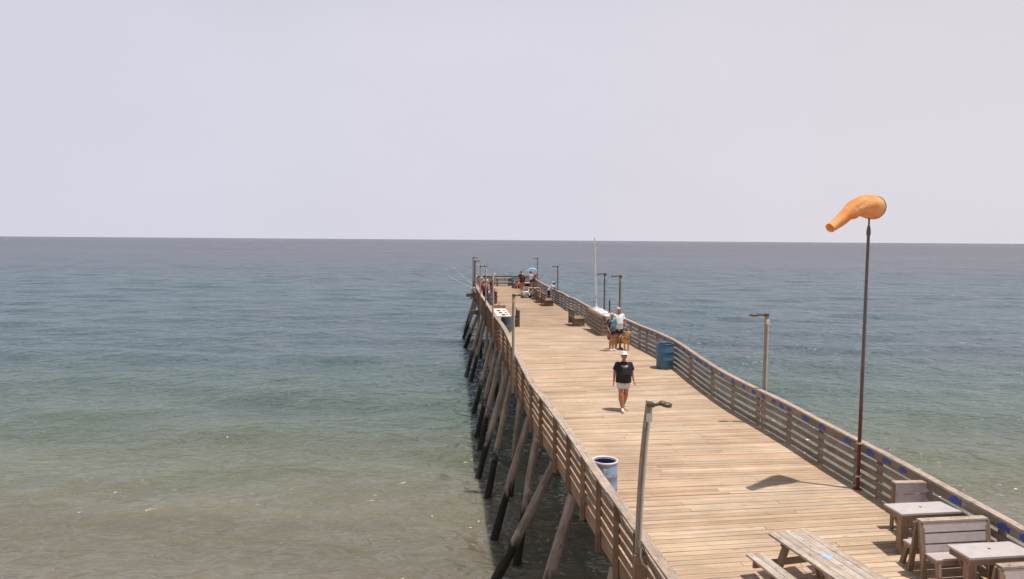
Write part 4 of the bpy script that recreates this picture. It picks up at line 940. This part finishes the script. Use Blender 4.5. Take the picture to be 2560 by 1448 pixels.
    if hair is not None:
        def hair_f(bm):
            ellip(bm, h(0, .014, .022), (.090, .106, .114), HR)
            if longhair: capsule(bm, h(0, .05, -.02), h(0, .07, -.14), .075, .05)
        ho = remesh('hair', hair_f, vx, plain('hair_fibre', hair, .7, vary=.4, vscale=30, bump=.5, bscale=90), root, 1)
        me = ho.data; bm = bmesh.new(); bm.from_mesh(me)   # keep the face free
        dl = [f_ for f_ in bm.faces if (HRi @ (f_.calc_center_median() - hc)).y < -.045 and (HRi @ (f_.calc_center_median() - hc)).z < .045]
        bmesh.ops.delete(bm, geom=dl, context='FACES'); bm.to_mesh(me); bm.free()
    if hat is not None:
        m = MB(); q = HR
        def hr(prof): m.ring([[h(r_ * math.cos(t) * .92, r_ * math.sin(t) * 1.12 + oy, z_ + lift * max(0, math.cos(t)) ** 2) for t in [2 * math.pi * j / 24 for j in range(24)]] for r_, z_, oy, lift in prof], .5, True, False, True)
        if brim: hr([(brim, .030, -.005, .03), (brim + .003, .038, -.005, .03), (.098, .055, 0, 0), (.096, .085, 0, 0), (.086, .13, .005, 0), (.05, .152, .005, 0), (.01, .156, .005, 0)])
        else: hr([(.094, .03, .01, 0), (.096, .06, .01, 0), (.088, .105, .01, 0), (.06, .128, .01, 0), (.01, .137, .01, 0)])
        if cap_peak: m.blob(h(0, -.12, .045), (.065, .075, .01), HR, n=12, m=5)
        m.build('hat', plain('hat_cloth', hat, .8), root)
    if bag:
        c, r_, col_ = bag; m = MB(); m.blob(c, r_, n=12, m=8); m.tube([Vector(c) + Vector((0, .03, r_[2] * .8)), Vector(c) + Vector((0, 0, r_[2] + .1)), Vector(c) + Vector((0, -.03, r_[2] * .8))], .009, n=6); m.build('bag', plain('bag_leather', col_, .6), root)
    return root

def print_shirt():
    m, t, b = newmat('black_shirt_print'); L = t.links.new; nn = t.nodes.new; b.inputs['Roughness'].default_value = .85
    tc_ = nn('ShaderNodeTexCoord'); s = nn('ShaderNodeSeparateXYZ'); L(tc_.outputs['Object'], s.inputs[0])
    def rng_(o, lo, hi):
        a = nn('ShaderNodeMath'); a.operation = 'GREATER_THAN'; a.inputs[1].default_value = lo; L(o, a.inputs[0]); c = nn('ShaderNodeMath'); c.operation = 'LESS_THAN'; c.inputs[1].default_value = hi; L(o, c.inputs[0])
        d = nn('ShaderNodeMath'); d.operation = 'MULTIPLY'; L(a.outputs[0], d.inputs[0]); L(c.outputs[0], d.inputs[1]); return d.outputs[0]
    def mul(a, c): d = nn('ShaderNodeMath'); d.operation = 'MULTIPLY'; L(a, d.inputs[0]); L(c, d.inputs[1]); return d.outputs[0]
    n = nn('ShaderNodeTexNoise'); n.inputs['Scale'].default_value = 26; n.inputs['Detail'].default_value = 2; L(tc_.outputs['Object'], n.inputs[0])
    g = nn('ShaderNodeMapRange'); g.inputs[1].default_value = .42; g.inputs[2].default_value = .5; L(n.outputs[0], g.inputs[0])
    box1 = mul(mul(rng_(s.outputs['X'], -.10, .10), rng_(s.outputs['Z'], 1.325, 1.37)), rng_(s.outputs['Y'], -1, 0))
    box2 = mul(mul(rng_(s.outputs['X'], -.06, .06), rng_(s.outputs['Z'], 1.29, 1.325)), rng_(s.outputs['Y'], -1, 0))
    m1 = mul(box1, g.outputs[0]); m2 = mul(box2, g.outputs[0])
    c1 = nn('ShaderNodeMix'); c1.data_type = 'RGBA'; L(m1, c1.inputs['Factor']); c1.inputs['A'].default_value = (.016, .014, .016, 1); c1.inputs['B'].default_value = (.42, .45, .48, 1)
    c2 = nn('ShaderNodeMix'); c2.data_type = 'RGBA'; L(m2, c2.inputs['Factor']); L(c1.outputs['Result'], c2.inputs['A']); c2.inputs['B'].default_value = (.10, .13, .18, 1)
    L(c2.outputs['Result'], b.inputs['Base Color'])
    n2 = nn('ShaderNodeTexNoise'); n2.inputs['Scale'].default_value = 11; L(tc_.outputs['Object'], n2.inputs[0]); bp = nn('ShaderNodeBump'); bp.inputs['Strength'].default_value = .5; bp.inputs['Distance'].default_value = .03; L(n2.outputs[0], bp.inputs['Height']); L(bp.outputs[0], b.inputs['Normal'])
    return m
def on(x, y, dzz=0): return (x, y, dz(x, y) + dzz)
person('person in a black T-shirt and white sun hat walking towards the camera', on(3.30, 20.35), 0.0, 1.74, near=True, skin='tan', bulk=1.3, shirt_mat=print_shirt(), shorts=(.66, .60, .55), shoes=(.78, .74, .66),
       hair=(.25, .17, .12), hat=(.80, .76, .74), brim=.17, nod=.2, shortlen=.62, sleeve=.68, hem=.13,
       pose=dict(hipL=(.095, .0, .93), hipR=(-.095, 0, .93), kneeR=(-.085, -.12, .50), ankR=(-.045, -.16, .09), toeR=(-.05, -.34, .035), kneeL=(.075, .02, .50), ankL=(.045, .22, .13), toeL=(.06, .06, .035),
                 shR=(-.185, .01, 1.375), shL=(.185, .01, 1.375), elR=(-.26, .06, 1.12), wrR=(-.285, -.01, .87), elL=(.265, .09, 1.13), wrL=(.30, -.02, .90), head=(0, -.03, 1.63)))
def teal_shirt():
    m, t, b = newmat('teal_print_shirt'); L = t.links.new; nn = t.nodes.new; b.inputs['Roughness'].default_value = .85
    tc_ = nn('ShaderNodeTexCoord'); n = nn('ShaderNodeTexNoise'); n.inputs['Scale'].default_value = 5.5; n.inputs['Detail'].default_value = 2; L(tc_.outputs['Object'], n.inputs[0])
    s = nn('ShaderNodeSeparateXYZ'); L(tc_.outputs['Object'], s.inputs[0]); a = nn('ShaderNodeMath'); a.operation = 'MULTIPLY_ADD'; a.inputs[1].default_value = 1.2; L(s.outputs['X'], a.inputs[0]); L(n.outputs[0], a.inputs[2])
    cr = nn('ShaderNodeValToRGB'); cr.color_ramp.interpolation = 'CONSTANT'; e = cr.color_ramp.elements; e[0].color = (.02, .03, .08, 1); e[1].position = .47; e[1].color = (.015, .20, .24, 1)
    q = e.new(.40); q.color = (.62, .40, .40, 1); q = e.new(.435); q.color = (.03, .05, .12, 1); q = e.new(.62); q.color = (.03, .32, .32, 1)
    L(a.outputs[0], cr.inputs[0]); L(cr.outputs[0], b.inputs['Base Color']); return m
person('person in a teal and navy patterned top and dark shorts holding a brown bag', on(4.20, 29.2), R(35), 1.60, near=True, skin='tan', bulk=1.05, shirt_mat=teal_shirt(), shorts=(.03, .03, .05), shoes=(.80, .78, .74),
       hair=(.62, .48, .34), nod=.25, sleeve=.6, shortlen=.42, bag=((-.27, -.12, .66), (.10, .08, .13), (.16, .08, .05)),
       pose=dict(kneeR=(-.10, -.06, .50), ankR=(-.12, -.02, .09), toeR=(-.10, -.20, .03), wrR=(-.27, -.14, .93), elR=(-.25, .03, 1.13), elL=(.25, .0, 1.13), wrL=(.2, -.2, 1.02)))
person('tall person in a white T-shirt and navy shorts beside the dog', on(4.56, 29.75), R(20), 1.80, near=True, skin='tan', bulk=1.12, hem=.12, shirt=(.74, .78, .76), shorts=(.025, .03, .055), shoes=(.30, .22, .16),
       hair=(.58, .48, .38), nod=.2, sleeve=.62, shortlen=.62, pose=dict(elL=(.27, -.04, 1.14), wrL=(.27, -.18, .95)))
person('person in a white cap and T-shirt leaning over the right railing', on(2.98, 55.3), R(82), 1.76, skin='brown', bulk=1.05, shirt=(.74, .74, .80), shorts=(.03, .03, .07), shoes=(.1, .08, .08), hair=(.02, .02, .02), hat=(.80, .78, .78), cap_peak=True,
       nod=.45, shortlen=.85, pose=dict(pelvis=(0, .06, .96), belly=(0, -.02, 1.09), chest=(0, -.14, 1.24), neck=(0, -.26, 1.38), head=(0, -.34, 1.51), shL=(.19, -.23, 1.32), shR=(-.19, -.23, 1.32), elL=(.22, -.36, 1.07), elR=(-.22, -.36, 1.07), wrL=(.14, -.58, 1.03), wrR=(-.14, -.58, 1.03), hipL=(.09, .08, .93), hipR=(-.09, .08, .93), kneeL=(.1, .06, .5), kneeR=(-.1, .02, .5)))
person('person in a dark maroon shirt, back turned, behind the white cart', on(.98, 65.3), R(175), 1.78, skin='tan', bulk=1.15, shirt=(.075, .02, .025), shorts=(.30, .19, .15), shoes=(.05, .03, .03), hair=(.45, .40, .38), nod=.2, pose=dict(elL=(.27, -.06, 1.12), wrL=(.12, -.26, 1.1), elR=(-.27, .02, 1.13), wrR=(-.2, -.22, 1.05)))
person('person in a black top and black cap just behind the maroon shirt', on(.90, 68.9), R(10), 1.80, skin='tan', shirt=(.012, .012, .015), shorts=(.03, .03, .03), shoes=(.03, .03, .03), hair=(.02, .02, .02), hat=(.015, .03, .02), cap_peak=True)
person('person in a white T-shirt and dark shorts facing the right railing under the parasol', on(1.86, 69.4), R(110), 1.78, skin='tan', shirt=(.78, .76, .80), shorts=(.05, .035, .03), shoes=(.2, .15, .1), hair=(.02, .018, .02), nod=.3, pose=dict(elL=(.22, -.14, 1.13), wrL=(.15, -.35, 1.08), elR=(-.22, -.14, 1.13), wrR=(-.15, -.35, 1.08)))
person('bare shouldered person bending over the right railing under the parasol', on(2.15, 70.9), R(80), 1.68, skin='fair', shirt=(.35, .18, .12), shorts=(.10, .07, .05), shoes=(.1, .08, .06), hair=(.55, .40, .30), nod=.5, pose=dict(chest=(0, -.14, 1.24), neck=(0, -.26, 1.38), head=(0, -.34, 1.51), shL=(.19, -.23, 1.32), shR=(-.19, -.23, 1.32), elL=(.22, -.36, 1.07), elR=(-.22, -.36, 1.07), wrL=(.14, -.55, 1.03), wrR=(-.14, -.55, 1.03)))
person('dark haired person standing behind the slim lamp poles on the left, in brown', on(-1.62, 56.8), R(-40), 1.80, skin='tan', shirt=(.10, .035, .03), shorts=(.30, .22, .18), shoes=(.1, .05, .04), hair=(.03, .015, .015), nod=.4, pose=dict(elL=(.25, -.1, 1.12), wrL=(.1, -.3, 1.05)))
sit = dict(pelvis=(0, .05, .50), belly=(0, .0, .64), chest=(0, -.07, .83), neck=(0, -.16, .99), head=(0, -.24, 1.13), hipL=(.09, .05, .47), hipR=(-.09, .05, .47), kneeL=(.13, -.37, .50), kneeR=(-.13, -.37, .50), ankL=(.12, -.36, .09), ankR=(-.12, -.36, .09), toeL=(.13, -.54, .03), toeR=(-.13, -.54, .03),
           shL=(.19, -.13, .93), shR=(-.19, -.13, .93), elL=(.22, -.26, .68), elR=(-.22, -.26, .68), wrL=(.1, -.45, .66), wrR=(-.1, -.45, .66))
person('person in a maroon hoodie bending over the left railing with bowed head', on(-2.08, 54.6), R(-150), 1.84, skin='tan', bulk=1.35, shirt=(.16, .022, .045), shorts=(.03, .02, .04), shoes=(.06, .03, .04), hair=(.20, .03, .05), nod=.6, sleeve=1.0, shortlen=1.0,
       pose=dict(chest=(0, -.12, 1.25), neck=(0, -.22, 1.39), head=(0, -.32, 1.48), shL=(.2, -.2, 1.32), shR=(-.2, -.2, 1.32), elL=(.23, -.32, 1.06), elR=(-.23, -.32, 1.06), wrL=(.12, -.5, 1.02), wrR=(-.12, -.5, 1.02)))
person('person in a pale cap and tan shirt fishing at the left railing', on(-2.55, 58.0), R(-95), 1.82, skin='tan', shirt=(.34, .22, .10), shorts=(.14, .12, .06), shoes=(.1, .08, .06), hair=(.10, .06, .04), hat=(.80, .74, .66), cap_peak=True, pose=dict(elL=(.22, -.16, 1.12), wrL=(.1, -.38, 1.12), elR=(-.22, -.16, 1.12), wrR=(-.1, -.38, 1.12)))
person('person with a white sleeve and dark hair next to the thick grey lamp post', on(-2.30, 60.5), R(150), 1.84, skin='fair', shirt=(.70, .64, .60), shorts=(.12, .10, .06), shoes=(.08, .06, .05), hair=(.03, .02, .03), nod=.1)
person('person seated low at the left railing, dark hair, white shirt', on(-3.0, 58.2), R(-120), 1.70, skin='tan', shirt=(.76, .70, .62), shorts=(.06, .05, .04), shoes=(.05, .04, .04), hair=(.03, .02, .02), pose=sit)
person('person in a white shirt crouched beside the left benches', on(-1.75, 59.6), R(120), 1.70, skin='tan', shirt=(.78, .74, .70), shorts=(.08, .07, .06), shoes=(.05, .04, .04), hair=(.05, .03, .02), pose=sit)
for lab_, x, y, rz in (('dark folding stool under the person seated low at the left railing', -3.0, 58.2, R(-120)), ('dark folding stool under the crouched person in white by the left benches', -1.75, 59.6, R(120))):
    root = thing('stool', lab_, 'stool', on(x, y), rz)
    m = MB(); m.box((0, .05, .385), (.36, .3, .03)); m.build('seat', M['black'], root)
    for sx_ in (-1, 1):
        m = MB(); m.bar((sx_ * .15, -.09, 0), (sx_ * .15, .19, .37), .025, .025); m.bar((sx_ * .12, .19, 0), (sx_ * .12, -.09, .37), .025, .025); m.build('leg', M['conduit'], root)

# golden dog, facing the camera, head turned to the right, dark harness
DOG = plain('golden_fur', (.55, .30, .12), .85, vary=.35, vscale=16, bump=.8, bscale=60)
MUZ = plain('dark_nose', (.03, .02, .02), .4)
x, y = 4.83, 29.5
root = thing('dog', 'golden long haired dog in a dark harness standing beside the couple, head turned right', 'dog', on(x, y), R(14)); root.scale = (.97,) * 3
def dogf(bm):
    V = Vector
    capsule(bm, (0, -.12, .47), (-.06, .12, .47), .18, .165); capsule(bm, (-.06, .12, .47), (-.12, .42, .48), .165, .145); capsule(bm, (-.12, .42, .49), (-.13, .50, .46), .13, .11)
    capsule(bm, (0, -.14, .50), (.03, -.20, .70), .15, .11); capsule(bm, (0, -.20, .42), (0, -.16, .55), .11, .12)
    ellip(bm, (.06, -.22, .775), (.098, .095, .09)); capsule(bm, (.10, -.24, .765), (.20, -.28, .745), .05, .033)
    for yy, zz_ in ((-.16, .78), (-.27, .77)): capsule(bm, (.04, yy - .02, .81), (.045, yy - .03 + (.05 if yy > -.2 else -.03), .71), .028, .02)
    for sx_ in (-1, 1):
        capsule(bm, (sx_ * .085, -.13, .42), (sx_ * .085, -.12, .22), .062, .040); capsule(bm, (sx_ * .085, -.12, .22), (sx_ * .085, -.135, .06), .038, .030); capsule(bm, (sx_ * .085, -.135, .035), (sx_ * .085, -.19, .028), .034, .028)
        capsule(bm, (-.12 + sx_ * .08, .44, .44), (-.12 + sx_ * .09, .38, .28), .085, .055); capsule(bm, (-.12 + sx_ * .09, .38, .28), (-.12 + sx_ * .09, .50, .17), .045, .032); capsule(bm, (-.12 + sx_ * .09, .50, .17), (-.12 + sx_ * .09, .47, .05), .030, .027); capsule(bm, (-.12 + sx_ * .09, .47, .032), (-.12 + sx_ * .09, .41, .028), .032, .027)
    capsule(bm, (-.14, .54, .50), (-.24, .62, .42), .035, .05); capsule(bm, (-.24, .62, .42), (-.30, .66, .30), .05, .03)
def dogface(c):
    if (Vector(c) - Vector((.235, -.293, .755))).length < .026: return 1
    for e_ in ((.125, -.30, .80), (.14, -.185, .80)):
        if (Vector(c) - Vector(e_)).length < .022: return 1
    return 0
remesh('body', dogf, .012, None, root, 2, [DOG, MUZ], dogface)
m = MB()
def band(c, rx, ry, rz_, tilt, n=20, w_=.016):
    q = Matrix.Rotation(tilt, 3, 'X'); m.tube([Vector(c) + q @ Vector((rx * math.cos(t), ry * math.sin(t), rz_ * math.sin(t))) for t in [2 * math.pi * j / n for j in range(n + 1)]], w_, n=6)
band((0.01, -.17, .60), .150, .140, .0, R(35)); band((-.04, .03, .47), .186, .0, .186, 0); m.tube([(0, -.275, .55), (0, -.27, .40), (0, -.12, .30)], .016, n=6)
m.build('harness', M['black'], root)
root = thing('leash', 'thin dark leash from the tall person to the golden dog', 'leash', on(4.7, 29.6))
m = MB(); p0 = Vector((4.72, 29.52, dz(4.7, 29.5) + .93)) - Vector(root.location); p1 = Vector((4.82, 29.55, dz(4.8, 29.5) + .66)) - Vector(root.location)
m.tube([p0, p0.lerp(p1, .35) + Vector((0, 0, -.09)), p0.lerp(p1, .7) + Vector((0, 0, -.10)), p1], .007, n=6); m.build('strap', M['black'], root)

bpy.context.view_layer.update()
